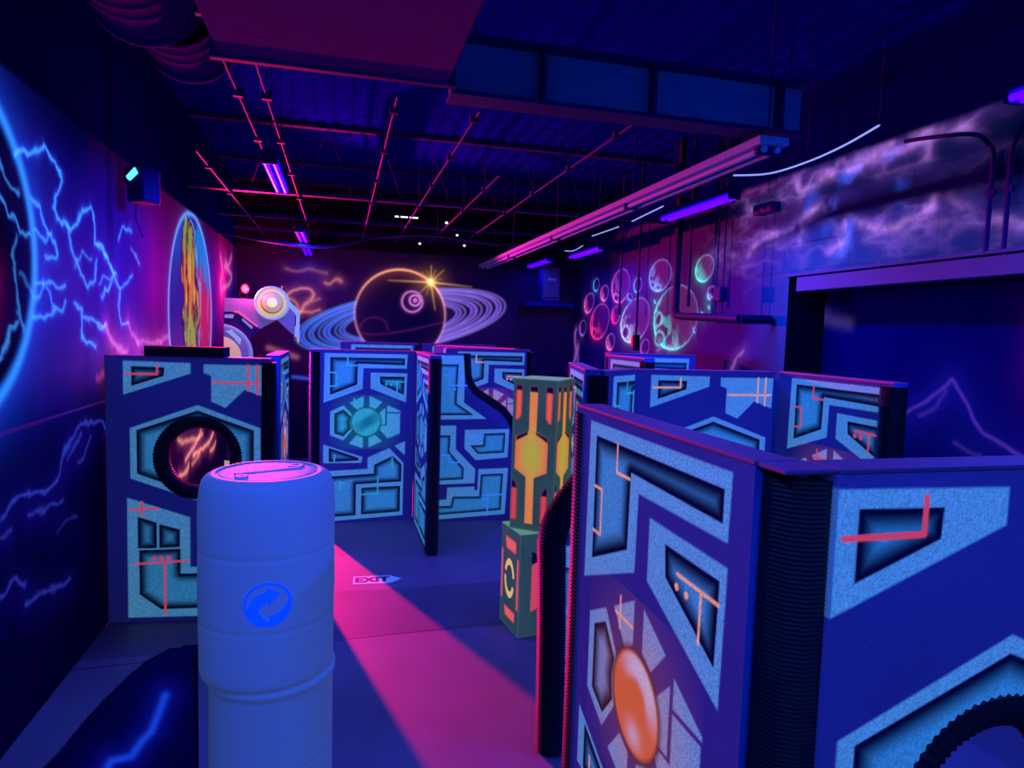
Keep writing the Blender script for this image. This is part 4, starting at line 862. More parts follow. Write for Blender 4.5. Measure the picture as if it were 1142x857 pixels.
def panel_paint(kind, w, h, accent, core=None, vs=1.0, lw=0.016, cell=0.005, u0=0.0):
    def fn(P):
        p = Paint(P, BASE, BGLOW, cell)
        S = lambda pts: [(u * w - u0, h - v * h * vs) for u, v in pts]
        shapes, lines, dots = {'core': (CORE, CORE_LINES, CORE_DOTS), 'maze': (MAZE, MAZE_LINES, MAZE_DOTS), 'hole': (HOLE, HOLE_LINES, HOLE_DOTS)}[kind]
        p.base *= (0.85 + 0.3 * fbm(P[:, 0] * 2 + w * 7, P[:, 1] * 2))[:, None]
        for outer, inner in shapes:
            p.fill(S(outer), LIGHT, LGLOW, soft=0.007)
            for q in inner:
                ew = 0.085 if kind != 'maze' else 0.05
                p.fill(S(q), FILL, FGLOW, EDGE, ew)
        if kind == 'core':
            hexa = [(u, v) for u, v in kc([(222, 640), (550, 490), (872, 640), (872, 855), (550, 990), (222, 855)])]
            tint = core[0] if core else (0, 0, 0)
            c = (CENTRE[0] * w - u0, h - CENTRE[1] * h * vs); r = CR * w
            for q in WEDGE:
                p.fill(S(q), LIGHT, LGLOW, soft=0.007)
            if core:
                # airbrushed tint over the spokes and wedges, then the domed centre with its crescent
                J = p.near(np.array(S(hexa)), 0.0); Q = P[J]
                d = np.hypot(Q[:, 0] - c[0], Q[:, 1] - c[1])
                a = 0.75 * np.exp(-(d / (2.0 * r)) ** 3)
                p.base[J] = p.base[J] * (1 - 0.5 * a[:, None]); p.glow[J] = p.glow[J] * (1 - 0.4 * a[:, None]) + a[:, None] * np.array(tint) * np.clip(0.25 + 2.5 * p.base[J][:, 1:2], 0, 1)
                p.fill(circ(c, r * 1.08), EDGE, tuple(0.3 * t for t in tint), soft=0.03)
                p.fill(circ(c, r * 0.97), core[1], core[2], soft=0.02)
                J = p.near(np.array([c]), r * 1.1); Q = (P[J] - np.array(c)) / r
                rr = np.hypot(Q[:, 0], Q[:, 1])
                if core is GREEN_CORE:
                    body = np.exp(-((Q[:, 0] - 0.15) / 0.85) ** 2 - ((Q[:, 1] + 0.05 - 0.55 * Q[:, 0]) / 0.42) ** 4) * (rr < 0.95)
                else:                                               # pale crescents at the crown and the foot of the dome
                    th = np.arctan2(Q[:, 1], Q[:, 0])
                    body = np.exp(-((rr - 0.74) / 0.25) ** 4) * np.exp(-((th - 1.15) / 1.15) ** 4) + 0.75 * np.exp(-(Q[:, 0] / 0.30) ** 2 - ((Q[:, 1] + 0.62) / 0.25) ** 2)
                    body = np.clip(body, 0, 1) * smooth(1.0, 0.88, rr)
                p.mix(J, body * 0.95, core[3], core[4])
            else:
                p.fill(circ(c, r), FILL, FGLOW, EDGE, 0.05)
        if accent:
            for q in lines:
                p.line(S(q), lw, accent[0], accent[1])
            for q in dots:
                p.fill(circ(S([q])[0], lw * 1.05, 12), accent[0], accent[1])
        lit = smooth(0.2, 0.4, p.base[:, 1])                    # spatter of the spray can
        sp = RNG.normal(0, 1, len(P)).clip(-1.6, 1.6)
        p.base *= (1 + 0.20 * sp * lit)[:, None].clip(0.3, 2); p.glow *= (1 + 0.16 * sp * lit)[:, None].clip(0.3, 2)
        p.base[:] = p.base.clip(0, 0.95)
        return p.base, p.glow
    return fn

GREEN_CORE = ((0.004, 0.26, 0.20), (0.1, 0.5, 0.45), (0.012, 0.26, 0.25), (0.02, 0.25, 0.24), (0.002, 0.10, 0.125))
ORANGE_CORE = ((0.30, 0.07, 0.035), (0.12, 0.06, 0.04), (0.50, 0.085, 0.025), (0.10, 0.35, 0.45), (0.44, 0.30, 0.36))
PINK_CORE = ((0.42, 0.06, 0.06), (0.40, 0.14, 0.10), (0.55, 0.08, 0.05), (0.45, 0.40, 0.70), (0.45, 0.2, 0.30))

def board_mesh(name, w, h, t, cell, fn, inside=None, plain=(0.03, 0.08, 0.34), zmin=0.0):
    u = lin(0, w, cell); v = lin(0, h, cell)
    v = v[v >= zmin - cell]
    if zmin > 0:
        v = np.concatenate([[0.0], v])
    U, V = np.meshgrid(u, v); P = np.stack([U.ravel(), V.ravel()], 1)
    base, glow = fn(P)
    nu, nv = len(u), len(v)
    i, j = np.meshgrid(np.arange(nu - 1), np.arange(nv - 1)); a = (j * nu + i).ravel()
    q = np.stack([a, a + 1, a + 1 + nu, a + nu], 1)
    F = np.stack([P[:, 0], np.zeros(len(P)), P[:, 1]], 1)
    if inside is None:
        n = len(P)
        bx = np.array([(x, y, z) for z in (0, h) for y in (0, t) for x in (0, w)], float)
        bf = np.array([(0, 4, 6, 2), (1, 3, 7, 5), (4, 5, 7, 6), (0, 2, 3, 1), (2, 6, 7, 3)]) + n
        co = np.concatenate([F, bx]); qs = np.concatenate([q, bf])
        base = np.concatenate([base, np.tile(plain, (8, 1))]); glow = np.concatenate([glow, np.zeros((8, 3))])
    else:
        cu = (P[q, 0]).mean(1); cv = (P[q, 1]).mean(1)
        q = q[inside(cu, cv)]
        used = np.unique(q); remap = -np.ones(len(P), int); remap[used] = np.arange(len(used)); q = remap[q]
        F = F[used]; base = base[used]; glow = glow[used]; n = len(F)
        Bk = F + np.array((0, t, 0))
        e = np.concatenate([q[:, [0, 1]], q[:, [1, 2]], q[:, [2, 3]], q[:, [3, 0]]])
        key = e[:, 0].astype(np.int64) * n + e[:, 1]; rev = e[:, 1].astype(np.int64) * n + e[:, 0]
        bd = e[~np.isin(key, rev)]
        side = np.stack([bd[:, 1], bd[:, 0], bd[:, 0] + n, bd[:, 1] + n], 1)
        co = np.concatenate([F, Bk]); qs = np.concatenate([q, q[:, ::-1] + n, side])
        base = np.concatenate([base, np.tile(plain, (n, 1))]); glow = np.concatenate([glow, np.zeros((n, 3))])
    return np_mesh(name, co, qs, {'paint': base, 'glow': glow}, M['panel'])

def corrugated(pts, outs, t, r=0.075, inset=0.045, pitch=0.016, spread=122, n=12, amp=0.06, dy=0.0):
    """split corrugated tube pressed over a panel edge; pts = edge line in the panel plane, outs = outward directions"""
    P = np.array(pts, float); O = np.array(outs, float)
    L = np.concatenate([[0], np.cumsum(np.hypot(*np.diff(P, axis=0).T))])
    k = max(4, int(L[-1] / (pitch / 2)))
    s = np.linspace(0, L[-1], k)
    X, Z = np.interp(s, L, P[:, 0]), np.interp(s, L, P[:, 1]); ox, oz = np.interp(s, L, O[:, 0]), np.interp(s, L, O[:, 1])
    m = np.hypot(ox, oz); ox /= m; oz /= m
    ph = np.radians(np.linspace(-spread, spread, n))
    vs, fs = [], []
    for a in range(k):
        rr = r * (1 + (amp if a % 2 else -amp))
        for f in ph:
            d = rr * math.cos(f) - inset
            vs.append((X[a] + ox[a] * d, t / 2 + dy + rr * math.sin(f), Z[a] + oz[a] * d))
    for a in range(k - 1):
        for c in range(n - 1):
            fs.append((a * n + c, a * n + c + 1, (a + 1) * n + c + 1, (a + 1) * n + c))
    fs.append(tuple(range(n))); fs.append(tuple(range((k - 1) * n, k * n)))
    b = MB(); b.add(vs, fs)
    return b

def panel(label, group, loc, deg, w, h, fn, cell=0.006, t=0.11, left=None, right=None, inside=None, trim=None, hole=None, rail=True, name='barrier_panel', zmin=0.0, plain=(0.03, 0.08, 0.34)):
    o = thing(name, label, 'panel', loc, math.radians(deg), group)
    ins = inside
    if hole:
        hc, hr = hole
        ins = (lambda u, v: ((u - hc[0]) ** 2 + (v - hc[1]) ** 2 > hr ** 2)) if inside is None else inside
    link('board', board_mesh('board', w, h, t, cell, fn, ins, plain, zmin=zmin), o)
    if rail:
        MB().box(0.0, w, -0.004, t + 0.004, h, h + 0.012, ch=0.003).build('top_rail', M['rail'] if h < 2.05 else M['litrail'], o)
    for side, x, d in ((left, 0, -1), (right, w, 1)):
        if side:
            kw = dict(side) if isinstance(side, dict) else {}
            corrugated([(x, 0.012), (x, h - 0.02)], [(d, 0), (d, 0)], t, **kw).build('edge_trim', M['foam'], o)
    if trim:
        corrugated(trim[0], trim[1], t, **trim[2]).build('edge_trim', M['foam'], o)
    if hole:
        R0, rm = 0.29, 0.064
        vs, fs = [], []
        NA, NB = 150, 12
        for a in range(NA):
            A = 2 * PI * a / NA; rr = rm * (1.05 if a % 2 else 0.95)
            for bb in range(NB):
                B = 2 * PI * bb / NB
                R = R0 + rr * math.cos(B)
                vs.append((hc[0] + R * math.cos(A), t / 2 + rr * 1.08 * math.sin(B), hc[1] + R * math.sin(A)))
        for a in range(NA):
            for bb in range(NB):
                a2, b2 = (a + 1) % NA, (bb + 1) % NB
                fs.append((a * NB + bb, a2 * NB + bb, a2 * NB + b2, a * NB + b2))
        b = MB(); b.add(vs, fs); b.build('porthole_rim', M['foam'], o)
    return o

G = 'stencilled maze barrier panels'
# left foreground barrier with the round peep hole
hc = lambda w, h, vs=1.0: (HOLE_C[0] * w, h - HOLE_C[1] * h * vs)
panel('tall blue panel with a round black-rimmed porthole, standing behind the white drums', G, (-1.716, 5.582, 0), -6.6, 1.19, H, panel_paint('hole', 1.18, H, RED), 0.006, hole=(hc(1.18, H), 0.29), right={'r': 0.072, 'inset': 0.03, 'spread': 110})
b = MB(); b.box(0, 0.57, -0.03, 0.15, 0, 0.075, ch=0.004)
tag(b.build('black_plank', M['black'], None, (-1.43, 5.56, H + .013), math.radians(-6.6)), 'short black plank lying across the top of the porthole panel', 'plank')
pd = panel('narrow black corrugated filler panel beside the porthole panel', None, (-0.555, 5.63, 0), 90, 0.43, H - 0.02, lambda P: (np.tile((0.012, 0.011, 0.018), (len(P), 1)), np.zeros((len(P), 3))), 0.03, t=0.10, rail=False, name='filler_panel')
b = MB()
for k in range(21):
    b.tube([(0.012 + 0.0198 * k, -0.002, 0.02), (0.012 + 0.0198 * k, -0.002, H - 0.04)], 0.0095, 6)
b.build('corrugated_sheet', M['foam'], pd)
panel('edge-on panel with an orange core, a thin strip right of the porthole panel', G, (-0.515, 6.10, 0), 90, 1.17, H, panel_paint('core', 1.17, H, ORANGE, ORANGE_CORE), 0.008, right={'r': 0.06, 'inset': -0.02, 'spread': 90})
panel('panel with a glowing green round core in its stencil, in the middle of the hall', G, (-0.34, 8.05, 0), 3, 1.22, H, panel_paint('core', 1.22, H, TEAL, GREEN_CORE), 0.006, left={'r': 0.075, 'inset': 0.07})
panel('panel standing end-on at the right edge of the green-core panel, black tube on its edge', G, (0.885, 8.10, 0), -90, 1.38, H, panel_paint('core', 1.38, H, ICE), 0.008, right={'r': 0.07})
# wing panel with an S-shaped free edge
cur = [(1.444, 2.065), (1.463, 1.79), (1.50, 1.67), (1.579, 1.565), (1.774, 1.438), (1.93, 1.335), (2.02, 1.23), (2.069, 1.12), (2.09, .95), (2.10, .8), (2.10, 0.0)]
def offset(poly, d):
    A = np.array(poly, float); T = np.gradient(A, axis=0); T /= np.hypot(T[:, 0], T[:, 1])[:, None]
    N = np.stack([-T[:, 1], T[:, 0]], 1)
    return A + d * N, N
wx = 1.005
ed, nn = offset([(x - wx, z) for x, z in cur], 0.065)
ed[:, 1] = ed[:, 1].clip(0, H)
inb = [(0, 0), (0, H)] + [tuple(e) for e in ed]
def poly_in(poly):
    return lambda u, v: Paint.inside(np.stack([u, v], 1), poly)
panel('S-curved wing panel with pale blue maze stencil, between the green-core panel and the orange crates', G, (wx, 7.94, 0), 0, 1.19, H, panel_paint('maze', 1.12, H, ICE), 0.006, inside=poly_in(inb), trim=([tuple(e) for e in ed], [tuple(e) for e in nn], {'r': 0.065, 'inset': 0.03}), rail=False)
panel('panel with a pink-orange stencilled core, showing above the S-curved wing panel', G, (1.40, 9.0, 0), 0, 1.2, 2.09, panel_paint('core', 1.2, 2.09, ORANGE, PINK_CORE), 0.007, right={'r': 0.07, 'inset': 0.02}, zmin=0.5)
panel('far panel with only its top edge above the green-core panel', G, (0.0, 10.6, 0), 0, 1.2, 2.115, panel_paint('core', 1.2, 2.115, None), 0.012, right={'r': 0.06, 'inset': 0.03})
panel('farthest panel in line with the hall centre, its pink-lit top above the end-on panel', G, (1.26, 10.6, 0), 0, 1.2, 2.115, panel_paint('core', 1.2, 2.115, None), 0.012)
panel('diagonal far panel behind the pink-core panel, pink light along its top', G, (1.42, 10.4, 0), -50, 1.55, 2.10, panel_paint('core', 1.55, 2.10, None), 0.014)
# right-hand group
panel('slanting panel with pink-lit white face behind the orange crates', G, (1.972, 5.60, 0), -103.5, 1.17, 2.075, panel_paint('core', 1.17, 2.075, ORANGE), 0.007, left={'r': 0.065}, zmin=0.6)
panel('narrow panel angled between the slanting panel and the orange-lined panel', G, (1.84, 4.44, 0), 42, 0.55, 2.065, panel_paint('core', 1.17, 2.065, TEAL), 0.006, left={'r': 0.085, 'inset': 0.0}, zmin=0.6)
panel('panel with thin orange lines in its stencil, right behind the big foreground panel', G, (2.275, 4.86, 0), 0, 1.28, 2.06, panel_paint('hole', 1.28, 2.06, ORANGE, vs=1.03), 0.005, zmin=0.6)
panel('panel with red stencil lines and a pink-lit top, beside the dark doorway recess', G, (3.575, 4.83, 0), -90, 1.20, 2.065, panel_paint('core', 1.22, 2.065, RED, ORANGE_CORE), 0.005, right={'r': 0.085, 'inset': 0.06}, zmin=0.6)
panel('far panel end-on in front of the asteroid mural, black tube on its near edge', G, (2.9, 7.0, 0), -90, 1.0, 2.11, panel_paint('core', 1.17, 2.11, None), 0.01, left={'r': 0.065}, right={'r': 0.075, 'inset': 0.05}, zmin=0.6)
panel('far panel below the teal asteroids, facing down the hall', G, (2.96, 7.05, 0), 0, 1.10, 2.125, panel_paint('core', 1.10, 2.125, None), 0.01, zmin=0.6)
# foreground corner
NH = 2.032
nearp = panel('big foreground panel with an orange oval core and orange lines', G, (0.96, 2.60, 0), -90, 1.235, NH, panel_paint('core', 1.235, NH, ORANGE, ORANGE_CORE, vs=1.10, lw=0.011, cell=0.004), 0.004, left={'r': 0.072, 'inset': 0.04}, right={'r': 0.088, 'inset': -0.016, 'spread': 165, 'pitch': 0.011, 'amp': 0.015, 'dy': 0.052}, zmin=0.35)
b = MB(); b.box(1.19, 1.345, 0.0, 0.135, NH, NH + .011, ch=.003); b.build('corner_cap', M['rail'], nearp)
panel('foreground panel facing the viewer with a black porthole rim and a red line', G, (1.098, 1.25, 0), 0, 1.089, NH, panel_paint('hole', 1.22, NH, RED, vs=1.2, lw=0.016, cell=0.004, u0=0.133), 0.004, hole=((hc(1.22, NH, 1.2)[0] - 0.133, hc(1.22, NH, 1.2)[1]), 0.29), zmin=0.5)
wg = [(1.085, 0.0), (1.072, 0.7), (1.055, 1.20), (1.068, 1.28), (1.094, 1.358), (1.156, 1.454), (1.229, 1.55), (1.278, 1.623), (1.33, 1.665), (1.42, 1.68), (1.60, 1.68)]
ed, nn = offset([(x - 1.0, z) for x, z in wg], 0.0)
ed2, _ = offset([(x - 1.0, z) for x, z in wg], -0.04)
panel('dark-edged wing panel with a sloping shoulder, just beyond the big foreground panel', G, (1.0, 3.34, 0), 0, 0.95, H, panel_paint('maze', 0.95, H, ICE), 0.012, inside=poly_in([tuple(e) for e in ed2] + [(0.95, 1.64), (0.95, 0)]),
      trim=([tuple(e) for e in ed2], [tuple(e) for e in nn], {'r': 0.088, 'inset': 0.05}), rail=False)
# low dark wing panel by the drums
lw = [(-1.32, 0.0), (-1.32, 0.42), (-1.2, 0.5), (-1.04, 0.66), (-0.93, 0.80), (-0.82, 0.92), (-0.73, 1.0), (-0.64, 1.045), (-0.54, 1.05), (-0.54, 0.0)]
def low_paint(P):
    p = Paint(P, (0.008, 0.006, 0.07), cell=0.006)
    s = [(0.40, 0.55), (0.46, 0.60), (0.49, 0.66), (0.56, 0.67), (0.60, 0.73), (0.63, 0.76), (0.66, 0.84), (0.68, 0.90)]
    p.halo(s, 0.05, (0.002, 0.003, 0.20), p=1.4); p.halo(s, 0.014, (0.005, 0.04, 0.42))
    return p.base, p.glow
panel('low dark wing panel with one blue lightning streak, left of the lower drum', None, (-1.32, 2.70, 0), 0, 0.78, 1.05, low_paint, 0.006, t=0.09, inside=poly_in([(x + 1.32, z) for x, z in lw]), rail=False, name='low_wing_panel', plain=(0.003, 0.004, 0.06))

# ------------------------------------------------------------------ the white drums
def drum(name, label, loc, r, z0, z1, top):
    h = z1 - z0
    o = thing(name, label, 'drum', (loc[0], loc[1], z0), 0.0, 'plastic drums stacked in a column')
    prof = [(0.0, 0.0), (r * .90, 0.0), (r * .965, 0.008), (r * .985, 0.03), (r * .985, 0.06)]
    def groove(z): return [(r * .992, z - .018), (r * .992, z - .010), (r * .972, z), (r * .992, z + .010), (r * .992, z + .018)]
    if top:
        prof += groove(h * .29) + [(r * 1.0, h * .42)] + groove(h * .64)
        prof += [(r * .995, h * .80), (r * .985, h - .10), (r * .965, h - .055), (r * .94, h - .028), (r * .90, h - .014), (r * .84, h - .004), (r * .80, h), (r * .755, h),
                 (r * .74, h - .005), (r * .725, h - .007), (r * .71, h - .005), (r * .60, h - .003), (0.0, h - .002)]
    else:
        prof += groove(h * .30) + groove(h * .66) + [(r * .985, h - .05), (r * 1.0, h - .03), (r * 1.03, h - .024), (r * 1.03, h - .006), (r * .97, h), (r * .9, h - .003), (0.0, h - .003)]
    b = MB(); b.lathe(prof, 72); b.build('body', M['drum'], o)
    if top:
        for px, py, rr in ((0.10, 0.085, .033), (-0.085, -0.10, .026)):
            b = MB(); b.lathe([(rr, h - .006), (rr, h + .001), (rr * .9, h + .003), (rr * .45, h + .003), (rr * .4, h), (0, h)], 24, M4=Matrix.Translation((px, py, 0)))
            b.build('bung', M['drum'], o)
        b = MB(); b.box(-.13, .13, -.006, .006, h - .006, h + .002, ch=.002, M4=Matrix.Rotation(math.radians(22), 4, 'Z')); b.build('moulded_rib', M['drum'], o)
    return o
UD = (-0.272, 2.745)
d1 = drum('plastic_drum', 'upper drum of the stack, rounded lid lit pink, blue round emblem on its side', UD, 0.258, 0.97, 1.76, True)
drum('plastic_drum', 'lower drum with a raised rim, carrying the emblem drum on top', (-0.255, 2.745), 0.239, 0.0, 0.97, False)

# round two-arrow recycling emblem printed on the upper drum (outline in the emblem's own plane, radius 1)
outer = circ((0, 0), 1.0, 64)
arrow1 = [(-0.96, -0.2), (-0.84, -0.02), (-0.74, 0.16), (-0.57, 0.38), (-0.42, 0.48), (-0.24, 0.56), (0.05, 0.62), (0.09, 0.80), (0.58, 0.39), (0.02, -0.04), (0.01, 0.14), (-0.22, -0.02), (-0.42, -0.24),
          (-0.05, -0.78), (-0.04, -0.49), (0.18, -0.47), (0.44, -0.38), (0.66, -0.22), (0.86, 0.08), (0.99, 0.1), (0.9, -0.4), (0.6, -0.8), (0.2, -0.98), (-0.2, -0.98), (-0.6, -0.8), (-0.9, -0.44)]
ring_in = circ((0, 0), 0.87, 64)
gx = np.linspace(-1, 1, 151); A, Bv = np.meshgrid(gx, gx); Q = np.stack([A.ravel(), Bv.ravel()], 1)
i, j = np.meshgrid(np.arange(150), np.arange(150)); a = (j * 151 + i).ravel(); q = np.stack([a, a + 1, a + 152, a + 151], 1)
cq = Q[q].mean(1)
keep = (Paint.inside(cq, outer) & ~Paint.inside(cq, ring_in)) | (Paint.inside(cq, arrow1) & Paint.inside(cq, outer))
q = q[keep]
R = 0.0865
# the emblem faces down the aisle
a0 = math.atan2(-UD[1], -UD[0] - 0.01)
rot = math.radians(8)
ux = Q[:, 0] * math.cos(rot) - Q[:, 1] * math.sin(rot); uz = Q[:, 0] * math.sin(rot) + Q[:, 1] * math.cos(rot)
ang = a0 + ux * R / 0.258
rr = 0.258 * 1.0 + 0.0012
co = np.stack([rr * np.cos(ang), rr * np.sin(ang), 0.345 + uz * R * 0.97], 1)
used = np.unique(q); rm = np.zeros(len(Q), int); rm[used] = np.arange(len(used))
me = np_mesh('emblem', co[used], rm[q], {'paint': np.tile((0, 0, 1.), (len(used), 1))}, M['emblem'])
link('emblem', me, d1.children[0])['label'] = 'bright blue round two-arrow emblem'

# ------------------------------------------------------------------ stacked glowing crates
CB, CG = (0.06, 0.13, 0.14), (0.022, 0.052, 0.030)
DK = (0.02, 0.015, 0.04)
def crate_face(style, w, h):
    def fn(P):
        p = Paint(P, CB, CG, 0.005)
        n = fbm(P[:, 0] * 6, P[:, 1] * 6)
        p.base *= (0.8 + 0.4 * n)[:, None]; p.glow *= (0.75 + 0.5 * n)[:, None]
        S = lambda pts: [(u * w, h * (1 - v)) for u, v in pts]
        if style == 'hex':
            f = lambda pts: S([((x - 112) / 286, (y - 70) / 975) for x, y in pts])
            for q, c in (([(132, 108), (172, 110), (170, 300), (150, 332), (130, 330)], (0.85, 0.10, 0.04)), ([(328, 112), (372, 115), (366, 345), (346, 345), (328, 310)], (0.85, 0.10, 0.05)),
                         ([(118, 725), (138, 735), (155, 790), (155, 985), (115, 985)], (0.70, 0.05, 0.06)), ([(312, 810), (335, 760), (352, 760), (352, 990), (310, 990)], (0.70, 0.05, 0.06))):
                p.fill(f(q), (0.5, 0.2, 0.1), c, (0.4, 0.05, 0.05), 0.02, tuple(0.65 * k for k in c))
            hexa = [(135, 440), (222, 400), (222, 112), (275, 112), (270, 400), (347, 440), (345, 660), (262, 700), (262, 1000), (210, 1000), (210, 700), (133, 650)]
            p.fill(f(hexa), (0.5, 0.3, 0.1), (0.72, 0.20, 0.025), (0.5, 0.2, 0.1), 0.05, (0.75, 0.15, 0.03))
            I = np.nonzero(Paint.inside(P, f(hexa)))[0]
            c = f([(242, 560)])[0]
            d = np.sqrt(((P[I, 0] - c[0]) / 0.075) ** 2 + ((P[I, 1] - c[1]) / 0.19) ** 2)
            p.mix(I, np.exp(-d ** 2) * 0.95, None, (0.26, 0.44, 0.02))
            I2 = np.nonzero(Paint.inside(P, f(hexa)) & (np.abs(P[:, 0] - c[0]) < 0.036))[0]
            p.mix(I2, np.full(len(I2), 0.35), None, (0.72, 0.32, 0.025))
            for q in ([(132, 108), (172, 110), (172, 145), (131, 142)], [(222, 112), (275, 112), (275, 152), (222, 150)], [(328, 112), (372, 115), (372, 155), (328, 150)], [(118, 725), (138, 735), (152, 780), (116, 775)],
                      [(312, 810), (335, 760), (352, 760), (352, 810)], [(138, 440), (215, 402), (215, 425), (140, 470)], [(268, 402), (347, 440), (347, 470), (268, 420)]):
                p.fill(f(q), DK, (0.002, 0.0, 0.02), soft=0.012)
        elif style == 'ring':
            for q in ([(.22, .10), (.80, .10), (.80, .22), (.30, .22)], [(.22, .80), (.80, .80), (.80, .90), (.30, .90)], [(.03, .25), (.12, .25), (.12, .75), (.03, .75)], [(.86, .25), (.96, .25), (.96, .75), (.86, .75)]):
                p.fill(S(q), (0.6, 0.2, 0.1), (0.85, 0.11, 0.07), (0.5, 0.1, 0.08), 0.02, (0.55, 0.05, 0.08))
            c = (0.48 * w, 0.5 * h); d = np.hypot(P[:, 0] - c[0], (P[:, 1] - c[1]) * 0.62)
            th = np.degrees(np.arctan2(P[:, 1] - c[1], P[:, 0] - c[0]))
            m = np.nonzero((d > 0.066) & (d < 0.098) & ~((th > -35) & (th < 15)) & ~((th > 150) & (th < 178)))[0]
            p.base[m] = (0.5, 0.4, 0.1); p.glow[m] = (0.78, 0.50, 0.14)
        else:
            p.fill(S([(.28, .24), (.48, .22), (.50, .62), (.40, .74), (.27, .76)]), (0.6, 0.2, 0.1), (0.62, 0.05, 0.10), (0.5, 0.1, 0.08), 0.03, (0.60, 0.06, 0.09))
            p.fill(S([(.27, .17), (.48, .22), (.48, .27), (.27, .30)]), DK, (0.002, 0, 0.02))
            for q in ([(.70, .08), (.95, .08), (.95, .18), (.80, .18)], [(.62, .84), (.95, .84), (.95, .92), (.62, .92)], [(.72, .35), (.80, .32), (.80, .60), (.72, .62)]):
                p.fill(S(q), (0.6, 0.2, 0.1), (0.62, 0.05, 0.12))
        p.glow *= 0.85
        # worn pale edges
        e = np.minimum(np.minimum(P[:, 0], w - P[:, 0]), np.minimum(P[:, 1], h - P[:, 1]))
        p.glow += (np.exp(-(e / 0.006) ** 2) * 0.5)[:, None] * np.array((0.03, 0.08, 0.05))
        return p.base, p.glow
    return fn
def crate(label, loc, rotz, w, h, styles):
    o = thing('stencilled_crate', label, 'crate', loc, rotz, 'glowing stencilled crates in a stack')
    b = MB(); b.box(-w / 2 + .004, w / 2 - .004, -w / 2 + .004, w / 2 - .004, 0, h - .004)
    me = b.build('body', M['crate'], o).data
    for nme, c in (('paint', CB), ('glow', (0.022, 0.062, 0.035))):
        at = me.attributes.new(nme, 'FLOAT_COLOR', 'POINT')
        for d in at.data: d.color = (*c, 1)
    faces = [(0, styles[0]), (90, styles[1]), (180, styles[0]), (-90, styles[1] if len(styles) < 3 else styles[2])]
    for deg, st in faces:
        u, v = lin(-w / 2, w / 2, 0.004), lin(0, h, 0.005)
        U, V = np.meshgrid(u, v); Pl = np.stack([U.ravel() + w / 2, V.ravel()], 1)
        base, glow = crate_face(st, w, h)(Pl)
        nu = len(u); ii, jj = np.meshgrid(np.arange(nu - 1), np.arange(len(v) - 1)); a = (jj * nu + ii).ravel()
        q = np.stack([a, a + 1, a + 1 + nu, a + nu], 1)
        co = np.stack([U.ravel(), np.full(U.size, -w / 2), V.ravel()], 1)
        n = len(co); co2 = co + np.array((0, 0.004, 0))
        ob = link('stencilled_face', np_mesh('stencilled_face', co, q, {'paint': base, 'glow': glow}, M['crate']), o)
        ob.rotation_euler = (0, 0, math.radians(deg))
    b = MB(); b.box(-w / 2, w / 2, -w / 2, w / 2, h - .003, h + .004, ch=.001)
    me = b.build('lid', M['crate'], o).data
    for nme, c in (('paint', (0.20, 0.42, 0.16)), ('glow', (0.085, 0.21, 0.07))):  # light falling on the lid put into its paint and glow
        at = me.attributes.new(nme, 'FLOAT_COLOR', 'POINT')
        for d in at.data: d.color = (*c, 1)
    return o
crate('lower crate of the stack, greenish with red bars and a yellow broken ring', (1.491, 4.951, 0), math.radians(8.35), 0.372, 0.805, ('bars', 'bars', 'ring'))
crate('upper tall green crate with an orange and yellow hexagon glow', (1.552, 4.965, 0.809), math.radians(-39), 0.362, 1.175, ('hex', 'hex'))

# ------------------------------------------------------------------ exit arrow on the floor
def text_mesh(name, body, size, mat, parent, loc, rot, sx=1.0, shear=0.0):
    cu = bpy.data.curves.new(name, 'FONT'); cu.body = body; cu.size = size; cu.align_x = 'CENTER'; cu.align_y = 'CENTER'; cu.shear = shear; cu.offset = 0.006 * size / 0.1
    tmp = bpy.data.objects.new(name + '_src', cu); COL.objects.link(tmp)
    dg = bpy.context.evaluated_depsgraph_get(); dg.update()
    me = bpy.data.meshes.new_from_object(tmp.evaluated_get(dg))
    bpy.data.objects.remove(tmp)
    me.materials.clear(); me.materials.append(mat)
    o = link(name, me, parent, loc); o.rotation_euler = rot; o.scale = (sx, 1, 1)
    return o
ex = thing('exit_arrow_sticker', 'pale arrow-shaped floor sticker reading EXIT', 'sign', (0.35, 6.135, 0.0), math.radians(-3))
b = MB()
pts = [(-.215, -.095), (.12, -.095), (.225, 0.0), (.12, .095), (-.215, .095)]
vs = [(x, y, 0.001) for x, y in pts] + [(x, y, 0.0025) for x, y in pts]
b.add(vs, [tuple(range(4, -1, -1)), tuple(range(5, 10))] + [(k, (k + 1) % 5, (k + 1) % 5 + 5, k + 5) for k in range(5)])
b.build('arrow_plate', M['sticker'], ex)
text_mesh('lettering', 'EXIT', 0.165, M['ink'], ex.children[0], (-.045, -.004, 0.0032), (0, 0, 0), 0.92)

# ------------------------------------------------------------------ mural prop: plywood war machine at the far left
MG, ML, MDK, MC = (0.10, 0.16, 0.34), (0.16, 0.45, 0.60), (0.02, 0.03, 0.10), (0.25, 0.36, 0.22)
mz = lambda x, y: (-1.756 + (x - 58) * 0.001508 + 0.04, 2.735 - (y - 275) * 0.001494)
Z = lambda pts: [mz(x, y) for x, y in pts]
def flat(color, glow):
    return principled('prop_paint', color, 0.5, emis=glow, strength=1.0)
MG_ = flat(MG, (0.07, 0.045, 0.11)); ML_ = flat(ML, (0.10, 0.14, 0.24)); MD_ = flat(MDK, (0.006, 0.0, 0.02)); MC_ = flat(MC, (0.42, 0.28, 0.12)); MY_ = flat((0.2, 0.35, 0.15), (0.60, 0.44, 0.09)); MHOT = flat((0.3, 0.5, 0.3), (1.0, 0.72, 0.28)); MP_ = flat((0.6, 0.2, 0.3), (0.40, 0.06, 0.12)); MW_ = flat((0.12, 0.4, 0.6), (0.22, 0.27, 0.38))
